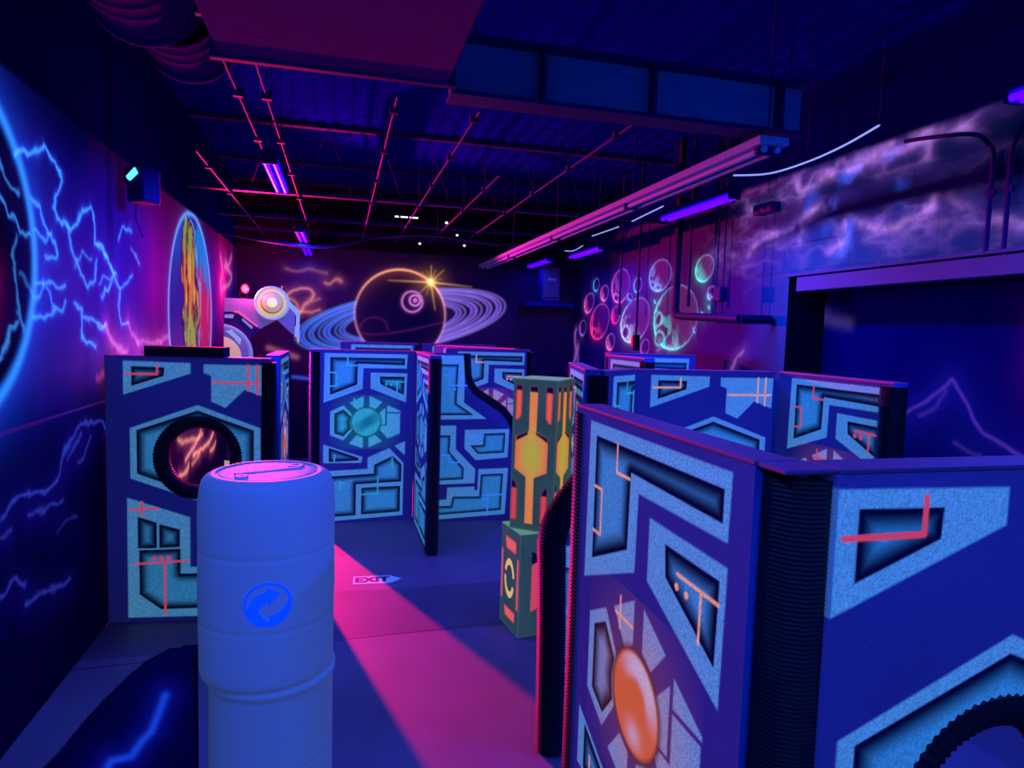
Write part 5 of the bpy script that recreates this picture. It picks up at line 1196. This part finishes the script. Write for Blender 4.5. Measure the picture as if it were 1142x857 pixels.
for m in (MG_, ML_, MD_, MC_, MY_, MHOT, MP_, MW_): m.cycles.emission_sampling = 'NONE'
MYP = 10.9
pr = thing('plywood_war_machine', 'layered plywood robot cut-out with a round cream and yellow lamp disc, by the left wall', 'prop', (0, MYP, 0))
b = MB(); b.prism(Z([(58, 275), (345, 280), (520, 300), (560, 480), (400, 580), (370, 560), (190, 412), (58, 415)]), 0, 0.05); b.build('shoulder_plate', MG_, pr)
b = MB(); b.prism(Z([(50, 420), (190, 410), (400, 585), (290, 695), (200, 640), (50, 560)]), 0.01, 0.05); b.build('upper_arm', MD_, pr)
b = MB(); b.prism(Z([(150, 408), (195, 405), (385, 560), (365, 562), (190, 425), (150, 420)]), -0.02, 0.0); b.build('edge_highlight', MP_, pr)  # pink edge highlight built as a glowing strip
b = MB(); b.prism(Z([(235, 475), (330, 560), (318, 585), (222, 495)]), -0.01, 0.012); b.build('arm_vent', ML_, pr)
b = MB(); b.prism(Z([(65, 445), (150, 440), (140, 480), (62, 478)]), -0.01, 0.012); b.build('arm_vent', ML_, pr)
b = MB(); b.prism(Z([(560, 480), (690, 320), (760, 400), (755, 650), (700, 615)]), 0.0, 0.05); b.build('forearm_plate', MG_, pr)
b = MB(); b.prism(Z([(685, 285), (785, 388), (780, 655), (735, 650), (742, 415), (680, 345)]), -0.02, 0.03); b.build('forearm_rim', MW_, pr)
b = MB(); b.prism(Z([(738, 430), (750, 430), (748, 540), (736, 540)]), -0.025, -0.018); b.build('slot', MD_, pr)
b = MB(); b.prism(Z([(752, 655), (780, 655), (778, 712), (765, 712)]), 0.0, 0.03); b.build('claw_tip', MC_, pr)
def disc(cx, cy, r, y0, y1, name, mat, ring=None, n=56):
    c = mz(cx, cy); rr = r * 0.0015
    T = Matrix.Translation((c[0], 0, c[1])) @ Matrix.Rotation(PI / 2, 4, 'X')
    b = MB()
    if ring:
        ri = ring * 0.0015
        b.lathe([(ri, -y1), (rr - .006, -y1), (rr, -y1), (rr, -y0 - .006), (rr - .006, -y0), (ri, -y0), (ri, -y1)], n, M4=T)
    else:
        b.lathe([(0, -y1), (rr, -y1), (rr, -y0 - .008), (rr - .008, -y0), (0, -y0)], n, M4=T)
    return b.build(name, mat, {'lamp_face': 'lamp_disc', 'lamp_ring': 'lamp_disc', 'lamp_lens': 'lamp_disc', 'lamp_core': 'lamp_disc', 'wheel_face': 'wheel', 'wheel_hub': 'wheel'}.get(name) and bpy.data.objects[{'l': 'lamp_disc', 'w': 'wheel'}[name[0]]] or pr)
disc(515, 312, 172, -0.06, 0.0, 'lamp_disc', MW_, ring=145)
disc(515, 312, 147, -0.055, 0.0, 'lamp_face', MY_)
disc(515, 310, 108, -0.066, -0.055, 'lamp_ring', MD_)
disc(517, 308, 101, -0.075, -0.06, 'lamp_lens', MC_)
disc(520, 306, 52, -0.080, -0.07, 'lamp_core', MHOT)
disc(20, 850, 310, 0.0, 0.035, 'wheel', ML_, ring=270)
disc(20, 850, 270, 0.004, 0.035, 'wheel_face', MG_)
disc(15, 870, 205, -0.006, 0.035, 'wheel_hub', MC_)
b = MB(); b.prism(Z([(70, 612), (122, 598), (222, 690), (205, 752), (150, 680)]), -0.012, 0.006); b.build('wheel_plate', MW_, pr)
b = MB(); b.prism([(-1.70, 0.0), (-1.40, 0.0), (-1.40, 1.9), (-1.70, 2.3)], 0.04, 0.10); b.build('stand', MD_, pr)
b = MB(); b.tube([(mz(600, 190)[0], 0.02, mz(600, 190)[1]), (mz(610, 130)[0], 0.02, mz(610, 130)[1])], 0.012, 8); b.build('aerial', MP_, pr)
disc(45, 2080, 130, -0.004, 0.035, 'foot_wheel', MC_)
b = MB(); b.box(-1.63, -1.33, 0.0, 0.10, 1.0, 1.25); b.box(-1.62, -1.45, 0.02, 0.08, 0, 1.0); b.build('lower_leg', MD_, pr)

# red lamp on top of the prop
LAMP = (-1.425, 10.93, 2.885)
rl = thing('red_stage_lamp', 'small red stage lamp shining from the top of the plywood robot', 'lamp', LAMP, math.radians(42))
b = MB(); b.lathe([(0.0, 0.10), (0.045, 0.10), (0.055, 0.06), (0.06, 0.0), (0.055, -0.005), (0.05, 0.002)], 28, M4=Matrix.Rotation(PI / 2, 4, 'X') @ Matrix.Rotation(PI, 4, 'X')); b.build('can', M['black'], rl)
b = MB(); b.lathe([(0.0, -.022), (0.04, -.018), (0.066, 0.004)], 28, M4=Matrix.Rotation(PI / 2, 4, 'X')); b.build('lens', M['redlens'], rl)
b = MB(); b.lathe([(0.0, -.034), (0.022, -.030), (0.034, -.016)], 20, M4=Matrix.Rotation(PI / 2, 4, 'X')); b.build('bulb_core', M['redcore'], rl)
b = MB(); b.box(-.05, .05, 0.02, 0.06, -.145, -.135); b.box(-.066, -.058, .03, .05, -.14, .01); b.box(.058, .066, .03, .05, -.14, .01); b.box(-.066, .066, .03, .05, -.14, -.13); b.build('yoke', M['black'], rl)

# ------------------------------------------------------------------ lamps and steelwork under the roof
def uv_lamp(label, x, y0, y1, z):
    L = y1 - y0
    o = thing('black_light_fixture', label, 'light fixture', (x, (y0 + y1) / 2, z), 0, 'black-light tube fixtures')
    b = MB(); b.box(-.065, .065, -L / 2, L / 2, .035, .085, ch=.008); b.build('housing', M['steel'], o)
    for s in (-1, 1):
        b = MB(); b.tube([(s * .036, -L / 2 + .03, 0.006), (s * .036, L / 2 - .03, 0.006)], 0.02, 12); b.build('tube', M['uv'], o)
        b = MB(); b.box(-.06, .06, s * (L / 2 - .03) - .012, s * (L / 2 - .03) + .012, -.018, .04, ch=.004); b.build('end_cap', M['steel'], o)
        b = MB(); b.tube([(0, s * L * .36, .08), (0, s * L * .36, ZT - z)], 0.004, 6); b.build('hanger_rod', M['steel'], o)
    return o
UV = [('nearest black-light fixture, at the right edge above the doorway recess', 3.345, 1.45, 2.80, 3.60), ('long black-light fixture on the right, below the white trunking', 3.32, 5.22, 6.56, 3.575),
      ('middle black-light fixture of the right-hand row, beside the trunking end', 3.62, 9.0, 10.35, 3.575), ('farthest black-light fixture of the right-hand row, above the speaker', 3.40, 10.75, 12.05, 3.565),
      ('largest lit black-light fixture of the left-hand row', -0.55, 5.55, 6.80, 3.60), ('second black-light fixture of the left-hand row, above the lamp disc', -0.55, 9.35, 10.60, 3.60),
      ('farthest black-light fixture of the left-hand row, against the back wall', -0.55, 11.0, 12.1, 3.57)]
for u in UV:
    uv_lamp(*u)

tr = thing('trunking_light', 'long white fluorescent trunking, pink-lit, slanting across the right of the ceiling', 'light fixture', (2.50, 0, 3.48))
b = MB(); b.box(-.10, .10, 3.55, 11.9, .02, .07, ch=.006); b.build('housing', M['white'], tr)
for s in (-1, 1):
    b = MB(); b.tube([(s * .045, 3.58, 0.0), (s * .045, 11.88, 0.0)], 0.02, 10); b.build('tube', M['white'], tr)
for y in (3.62, 5.55, 7.7, 9.8, 11.85):
    b = MB(); b.box(-.08, .08, y - .02, y + .02, -.025, .03, ch=.004); b.tube([(0, y, .06), (0, y, ZT - 3.48)], 0.005, 6); b.build('clamp', M['steel'], tr)

b = MB()
led = [(3.07, 3.37, 3.62), (3.18, 3.79, 3.62), (3.22, 4.19, 3.615), (3.17, 4.55, 3.61), (2.98, 4.74, 3.62), (3.0, 5.3, 3.66), (3.08, 6.1, 3.63), (3.15, 6.99, 3.62), (3.14, 7.34, 3.61), (3.15, 7.78, 3.615), (3.2, 8.35, 3.64), (3.40, 9.23, 3.63), (3.42, 9.68, 3.61), (3.34, 9.85, 3.62)]
lo = thing('led_rope_light', 'thin curling blue-white rope light hanging along the right of the trunking', 'light', (0, 0, 0))
lit = [(0, 5), (6, 8), (8, 11), (11, 14)]
def spl(pts, k=6):
    out = []
    for i in range(len(pts) - 1):
        p0, p1, p2, p3 = [Vector(pts[min(max(i + d, 0), len(pts) - 1)]) for d in (-1, 0, 1, 2)]
        for s in range(k):
            t = s / k
            out.append(0.5 * ((2 * p1) + (p2 - p0) * t + (2 * p0 - 5 * p1 + 4 * p2 - p3) * t * t + (3 * p1 - p0 - 3 * p2 + p3) * t ** 3))
    return out + [Vector(pts[-1])]
for a_, b_ in lit:
    bb = MB(); bb.tube(spl(led[a_:b_]), 0.0065, 8); bb.build('rope_section', M['ledstrip'], lo)
bb = MB(); bb.tube(spl(led[4:7]), 0.006, 6); bb.build('dark_lead', M['cable'], lo)
for k in (0, 2, 4, 7, 10, 13):
    x, y, z = led[k]
    bb = MB(); bb.tube([(x, y, z), (x, y, ZT)], 0.002, 5); bb.build('hanging_wire', M['cable'], lo)

def truss(label, y, zb, zt):
    o = thing('roof_truss', label, 'truss', (0, y, 0), 0, 'open-web roof trusses')
    for nm, z0, z1 in (('bottom_chord', zb, zb + .045), ('top_chord', zt - .05, zt)):
        b = MB(); b.box(LX, 4.376, -.045, -.008, z0, z1); b.box(LX, 4.376, .008, .045, z0, z1); b.build(nm, M['steel'], o)
    b = MB(); pts = []; x = LX + .05; up = False
    while x < 4.35:
        pts.append((x, 0, zt - .03 if up else zb + .02)); x += .30; up = not up
    b.tube(pts, 0.009, 6); b.build('web_bar', M['steel'], o)
for lab, y in (('nearest roof truss, its bottom chord pink above the left globe', 8.5), ('middle roof truss, before the back wall', 10.4), ('last roof truss, close to the back wall', 11.85)):
    truss(lab, y, 3.90, ZT)

CON = [(-0.68, 3.2, 7.4, 'ceiling conduit running to the big left black-light fixture'), (-0.50, 3.6, 12.0, 'ceiling conduit right beside the left-hand fixture row'), (-1.27, 6.6, 12.1, 'ceiling conduit above the burning globe mural'), (0.35, 4.6, 12.1, 'thin ceiling conduit over the green-core panel'),
       (0.93, 4.7, 12.1, 'bright-edged ceiling conduit at the middle of the hall'), (1.50, 6.5, 12.1, 'ceiling conduit left of the trunking, far half of the hall'), (2.05, 4.2, 12.1, 'ceiling conduit just left of the white trunking')]
for x, y0, y1, lab in CON:
    o = thing('ceiling_conduit', lab, 'conduit', (x, 0, 3.875), 0, 'conduits under the roof trusses')
    b = MB(); b.tube([(0, y0, 0), (0, y1, 0)], 0.009, 8); b.build('pipe', M['conduit'], o)
    for yy in (3.7, 4.9, 6.0, 7.2, 8.5, 10.4, 11.85):
        if y0 < yy < y1:
            b = MB(); b.tube([(0, yy, 0), (0, yy, ZT - 3.875)], 0.003, 5); b.box(-.03, .03, yy - .02, yy + .02, -.022, .03); b.build('strap', M['steel'], o)

ib = thing('steel_beam', 'deep steel roof beam crossing the near ceiling, blue-lit along its web', 'beam', (0, 3.72, 0))
b = MB(); b.box(0.56, 2.78, -.09, .09, 3.60, 3.625); b.build('bottom_flange', M['duct'], ib)
b = MB(); b.box(0.56, 2.78, -.09, .09, 3.90, 3.925); b.build('top_flange', M['duct'], ib)
b = MB(); b.box(0.56, 2.78, -.012, .012, 3.625, 3.90); b.build('web', M['beam'], ib)
for x in (0.57, 1.08, 1.75, 2.6):
    b = MB(); b.box(x - .01, x + .01, -.088, -.012, 3.625, 3.90); b.build('stiffener', M['duct'], ib)
for x in (0.7, 2.7):
    b = MB(); b.tube([(x, 0, 3.92), (x, 0, ZT)], .008, 6); b.build('hanger_rod', M['deck'], ib)

bd = thing('box_duct', 'large rectangular air duct overhead, underside lit magenta', 'duct', (0, 0, 0))
b = MB(); b.box(-0.58, 0.53, 1.62, 3.52, 3.60, 4.2, ch=.02); b.build('duct_body', M['duct_side'], bd)
b = MB(); b.box(-0.61, 0.56, 3.49, 3.53, 3.585, 4.23); b.build('flange', M['steel'], bd)
for x in (-.5, .45):
    b = MB(); b.box(x, x + .04, 3.0, 3.03, 4.2, ZT); b.build('hanger', M['steel'], bd)
rd = thing('round_duct', 'round spiral duct in the upper left corner, its flared ends catching pink light', 'duct', (0, 0, 0))
for c, r, y0, y1 in (((-1.06, 4.16), 0.29, 1.5, 4.20), ((-0.94, 4.14), 0.27, 4.20, 4.72)):
    prof = []
    yy = y0
    while yy < y1 - .02:
        prof += [(r, yy), (r + .004, yy + .012), (r, yy + .024)]; yy += .12
    prof += [(r, y1 - .05), (r + .025, y1 - .02), (r + .025, y1), (r * .96, y1), (r * .96, y1 - .02), (0, y1 - .02)]
    b = MB(); b.lathe(prof, 48, M4=Matrix.Translation((c[0], 0, c[1])) @ Matrix(((1, 0, 0, 0), (0, 0, 1, 0), (0, -1, 0, 0), (0, 0, 0, 1)))); b.build('duct_section', M['spiral'], rd)
for yy in (2.2, 4.0, 4.6):
    b = MB(); b.tube([(-1.05, yy, 4.2), (-1.05, yy, ZT)], .006, 6); b.build('hanger_rod', M['steel'], rd)

# sagging flexible pipe near the back wall
o = thing('flexible_pipe', 'thin pipe sagging across the ceiling before the back wall', 'pipe', (0, 10.15, 0))
b = MB(); b.tube(spl([(-1.71, 0, 3.62), (-0.9, 0, 3.52), (-.2, 0, 3.50), (.6, 0, 3.70), (1.4, 0, 3.76), (2.2, 0, 3.70), (3.2, 0, 3.70)]), .02, 8); b.build('pipe', M['steel'], o)
for x, z in ((-.9, 3.52), (1.4, 3.76), (3.1, 3.70)):
    b = MB(); b.tube([(x, 0, z), (x, 0, ZT)], .004, 5); b.build('hanger_rod', M['steel'], o)

# small white lamps twinkling far under the roof
for x, y, z, lab in ((1.50, 9.9, 3.93, 'tiny white lamp left of the trunking, highest of the bright specks'), (1.93, 11.5, 3.99, 'tiny white lamp above the star of the planet mural'), (1.30, 11.6, 3.82, 'tiny white lamp over the planet mural crown'), (2.06, 11.5, 3.82, 'tiny white lamp nearest the pink end of the trunking')):
    o = thing('pin_lamp', lab, 'lamp', (x, y, z), 0, 'tiny white lamps under the roof')
    b = MB(); b.lathe([(0, -.022), (.018, -.016), (.022, 0), (.014, .012), (0, .012)], 12); b.build('bulb', M['bead'], o)
    b = MB(); b.tube([(0, 0, .01), (0, 0, ZT - z)], .003, 5); b.build('cord', M['cable'], o)
o = thing('strip_lamp', 'thin broken line of white light high at the middle of the ceiling', 'lamp', (0.98, 10.65, 4.09))
for k, (a, c) in enumerate(((-.18, -.12), (-.09, .02), (.05, .18))):
    b = MB(); b.box(a, c, -.012, .012, -.010, .010, ch=.003); b.build('diffuser', M['bead'], o)
b = MB(); b.box(-.2, .2, -.02, .02, .01, .03); b.tube([(-.1, 0, .03), (-.1, 0, ZT - 4.09)], .003, 5); b.tube([(.1, 0, .03), (.1, 0, ZT - 4.09)], .003, 5); b.build('housing', M['steel'], o)

# left wall floodlight
fl = thing('wall_floodlight', 'boxy wall floodlight with a bright cyan lens, high on the left wall', 'lamp', (-1.56, 6.05, 3.45), math.radians(-35))
b = MB(); b.box(-.09, .09, -.08, .10, -.16, .13, ch=.015); b.build('housing', M['steel'], fl)
b = MB(); b.tube([(-.03, -.095, .02), (.055, -.10, .075)], .028, 12); b.build('lens', M['cyanlens'], fl)
b = MB(); b.box(-.08, .08, -.10, -.078, -.02, .115, ch=.004); b.build('lens_frame', M['steel'], fl)
b = MB(); b.box(-.13, .04, .02, .06, -.05, -.01); b.tube([(-.1, .04, -.02), (-.16, .06, -.25), (-.12, 0.1, -.42)], .006, 6); b.build('bracket', M['steel'], fl)

# speaker on its shelf in the far right corner
sh = thing('wall_shelf', 'small black wall shelf in the far right corner', 'shelf', (3.73, 12.0, 2.84))
b = MB(); b.box(-.47, .47, -.28, .20, 0, .07, ch=.006); b.build('board', M['duct'], sh)
for s in (-.3, .3):
    b = MB(); b.prism([(s, 0), (s + .03, 0), (s + .03, -.18), (s, -.18)], .14, .2); b.build('bracket', M['steel'], sh)
sp = thing('loudspeaker', 'tall dark loudspeaker standing on the corner wall shelf', 'speaker', (3.76, 11.95, 2.911))
b = MB(); b.box(-.175, .175, -.15, .15, 0, .66, ch=.012); b.build('cabinet', M['duct'], sp)
b = MB(); b.box(-.155, .155, -.162, -.15, .05, .64, ch=.004); b.build('grille', principled('speaker_grille', (0.14, 0.07, 0.18), 0.6, bump=0.6, bscale=300), sp)
text_mesh('logo', 'Peavey', 0.075, M['logo'], sp.children[1], (0, -.164, .43), (PI / 2, 0, 0), 0.75, 0.4)
b = MB(); b.box(-.13, .13, -.162, -.158, .08, .10); b.build('badge_strip', M['logo'], sp)

# pipes hanging in front of the right wall
hp = thing('hanging_pipe_frame', 'dark pipe frame hanging in front of the asteroid mural', 'pipe', (4.0, 0, 0))
b = MB(); b.tube([(0, 7.48, ZT), (0, 7.48, 2.66)], .045, 14); b.build('drop_pipe', M['pipe'], hp)
b = MB(); b.tube(spl([(0, 7.48, 2.72), (0, 7.46, 2.64), (0, 7.38, 2.60), (0, 6.9, 2.58), (0, 6.1, 2.55)]), .045, 14); b.build('cross_pipe', M['pipe'], hp)
b = MB(); b.tube([(0, 6.1, 2.55), (.34, 6.05, 2.55)], .045, 14); b.build('wall_stub', M['pipe'], hp)
for y in (6.45, 6.58):
    b = MB(); b.tube([(0, y, ZT), (0, y, 2.60)], .010, 8); b.build('hanger_rod', M['pipe'], hp)
b = MB(); b.box(-.05, .05, 6.42, 6.56, 2.74, 2.90, ch=.01); b.build('junction_box', M['pipe'], hp)
for y, z0, lab in ((7.18, 2.72, 'thin rod hanging just beside the dark pipe frame'), (9.2, 2.66, 'thin rod hanging before the pink asteroid'), (8.58, 2.20, 'thin rod with a red tag hanging before the white asteroid')):
    o = thing('hanging_rod', lab, 'rod', (4.0, y, 0), 0, 'thin rods hanging at the right wall')
    b = MB(); b.tube([(0, 0, ZT), (0, 0, z0)], .016, 8); b.build('rod', M['pipe'], o)
    if z0 < 2.25:
        b = MB(); b.box(-.03, .05, -.03, .03, z0 - .06, z0 + .16, ch=.006); b.build('end_block', M['black'], o)
        b = MB(); b.box(-.035, .0, .032, .09, z0, z0 + .14, ch=.004); b.build('tag', M['tag'], o.children[-1])
    else:
        b = MB(); b.tube([(0, 0, z0 + .12), (0, 0, z0 - .01)], .024, 8); b.build('end_sleeve', M['pipe'], o)
for dy, dz, lab, bend in ((0.0, 2.0, 'left conduit of the pair running up the right wall', 0.55), (-0.13, 2.0, 'right conduit of the pair on the right wall', -0.3)):
    o = thing('wall_conduit', lab, 'conduit', (4.35, 3.72 + dy, 0), 0, 'conduit pair on the right wall')
    b = MB(); b.tube(spl([(0, 0, 2.985), (0, 0, 3.3), (0, 0, 3.62), (0, .03 if bend > 0 else -.02, 3.72), (0, bend * .3, 3.84), (0, bend, 3.92), (0, bend * 1.4, 3.95)]), .016, 8); b.build('pipe', M['steel'], o)
    b = MB(); b.box(-.01, .02, -.03, .03, 3.38, 3.42); b.build('strap', M['steel'], o)
o = thing('wall_camera', 'small pale box fixture high on the right wall beside the cloud mural', 'box', (4.30, 6.2, 3.71))
b = MB(); b.box(-.05, .076, -.16, .16, -.05, .05, ch=.01); b.build('case', M['conduit'], o)
for y in (-.06, .08):
    b = MB(); b.lathe([(0, 0), (.02, 0), (.02, .012), (0, .012)], 12, M4=Matrix.Translation((-.05, y, 0)) @ Matrix.Rotation(-PI / 2, 4, 'Y')); b.build('knob', M['black'], o)

# ------------------------------------------------------------------ light
def area(name, loc, size, size_y, power, color, rot=(0, 0, 0)):
    l = bpy.data.lights.new(name, 'AREA'); l.shape = 'RECTANGLE'; l.size = size; l.size_y = size_y; l.energy = power; l.color = color
    o = bpy.data.objects.new(name, l); COL.objects.link(o); o.location = loc; o.rotation_euler = rot
    return o
FILL_BLUE = (0.035, 0.14, 1.0)
for lab, x, y0, y1, z in UV:
    area('black_light', (x, (y0 + y1) / 2, z - .022), 0.10, y1 - y0 - .1, 95 if y1 < 10 else (55 if y1 < 11 else 12), (0.02, 0.07, 1.0))
for x, y0, y1 in ((-0.55, 0.2, 1.5), (-0.55, -2.4, -1.1), (3.32, -2.4, -1.1), (1.4, -1.8, -0.5)):  # unseen fixtures added behind the viewpoint as cyan-blue fill
    uv_lamp('unseen black-light fixture added as fill over the entrance end of the hall', x, y0, y1, 3.6)
    area('black_light', (x, (y0 + y1) / 2, 3.57), 0.10, 1.2, 30, FILL_BLUE)  # area light added as fill under each unseen fixture
    pl = bpy.data.lights.new('entrance_fill', 'POINT'); pl.energy = 34; pl.color = FILL_BLUE; pl.shadow_soft_size = 0.06  # all-round fill light added under each unseen fixture
    po = bpy.data.objects.new('entrance_fill', pl); COL.objects.link(po); po.location = (x, (y0 + y1) / 2, 3.54)

s = bpy.data.lights.new('red_lamp', 'SPOT'); s.energy = 3900; s.color = (1.0, 0.008, 0.14); s.spot_size = math.radians(106); s.spot_blend = 0.35; s.shadow_soft_size = 0.035
o = bpy.data.objects.new('red_lamp', s); COL.objects.link(o); o.location = (LAMP[0] + .03, LAMP[1] - .05, LAMP[2])
o.rotation_euler = (Vector((math.sin(math.radians(38)), -math.cos(math.radians(38)), -0.16))).to_track_quat('-Z', 'Y').to_euler()
s = bpy.data.lights.new('red_lamp_spill', 'POINT'); s.energy = 70; s.color = (1.0, 0.02, 0.10); s.shadow_soft_size = 0.05
o = bpy.data.objects.new('red_lamp_spill', s); COL.objects.link(o); o.location = (LAMP[0] + .07, LAMP[1] - .14, LAMP[2] + .02)
s = bpy.data.lights.new('cyan_flood', 'SPOT'); s.energy = 30; s.color = (0.10, 0.6, 1.0); s.spot_size = math.radians(100); s.spot_blend = 0.6; s.shadow_soft_size = 0.03
o = bpy.data.objects.new('cyan_flood', s); COL.objects.link(o); o.location = (-1.49, 5.93, 3.50)
o.rotation_euler = Vector((0.45, -0.75, -0.5)).to_track_quat('-Z', 'Y').to_euler()

w = bpy.data.worlds.new('World'); SC.world = w; w.use_nodes = True
w.node_tree.nodes['Background'].inputs['Color'].default_value = (0.0, 0.0, 0.02, 1)

# ------------------------------------------------------------------ camera
f_px, vp, slope, EYE = 740.0, (380.0, 366.0), 0.03, 2.33
D = Vector((vp[0] - 571, vp[1] - 428.5, f_px)).normalized()
nd = D.cross(Vector((1, slope, 0))).normalized()
if nd.y < 0: nd = -nd
Rv = nd.cross(D)
if Rv.x < 0: Rv = -Rv
Mx = Matrix((Rv, D, -nd))                       # camera axes (right, down, forward) to hall axes
right, down, fwd = Mx.col[0], Mx.col[1], Mx.col[2]
cam = bpy.data.cameras.new('camera'); cam.sensor_width = 36.0; cam.lens = f_px * 36 / 1142; cam.clip_start = 0.02
co = bpy.data.objects.new('camera', cam); COL.objects.link(co)
m4 = Matrix((right, -down, -fwd)).transposed().to_4x4(); m4.translation = (0, 0, EYE)
co.matrix_world = m4
SC.camera = co
SC.view_settings.view_transform = 'Standard'
SC.view_settings.look = 'None'
SC.view_settings.exposure = 0.0
SC.view_settings.gamma = 1.0
SC.view_settings.use_curve_mapping = False
SC.cycles.use_denoising = True
SC.cycles.max_bounces = 6
SC.cycles.sample_clamp_indirect = 6.0
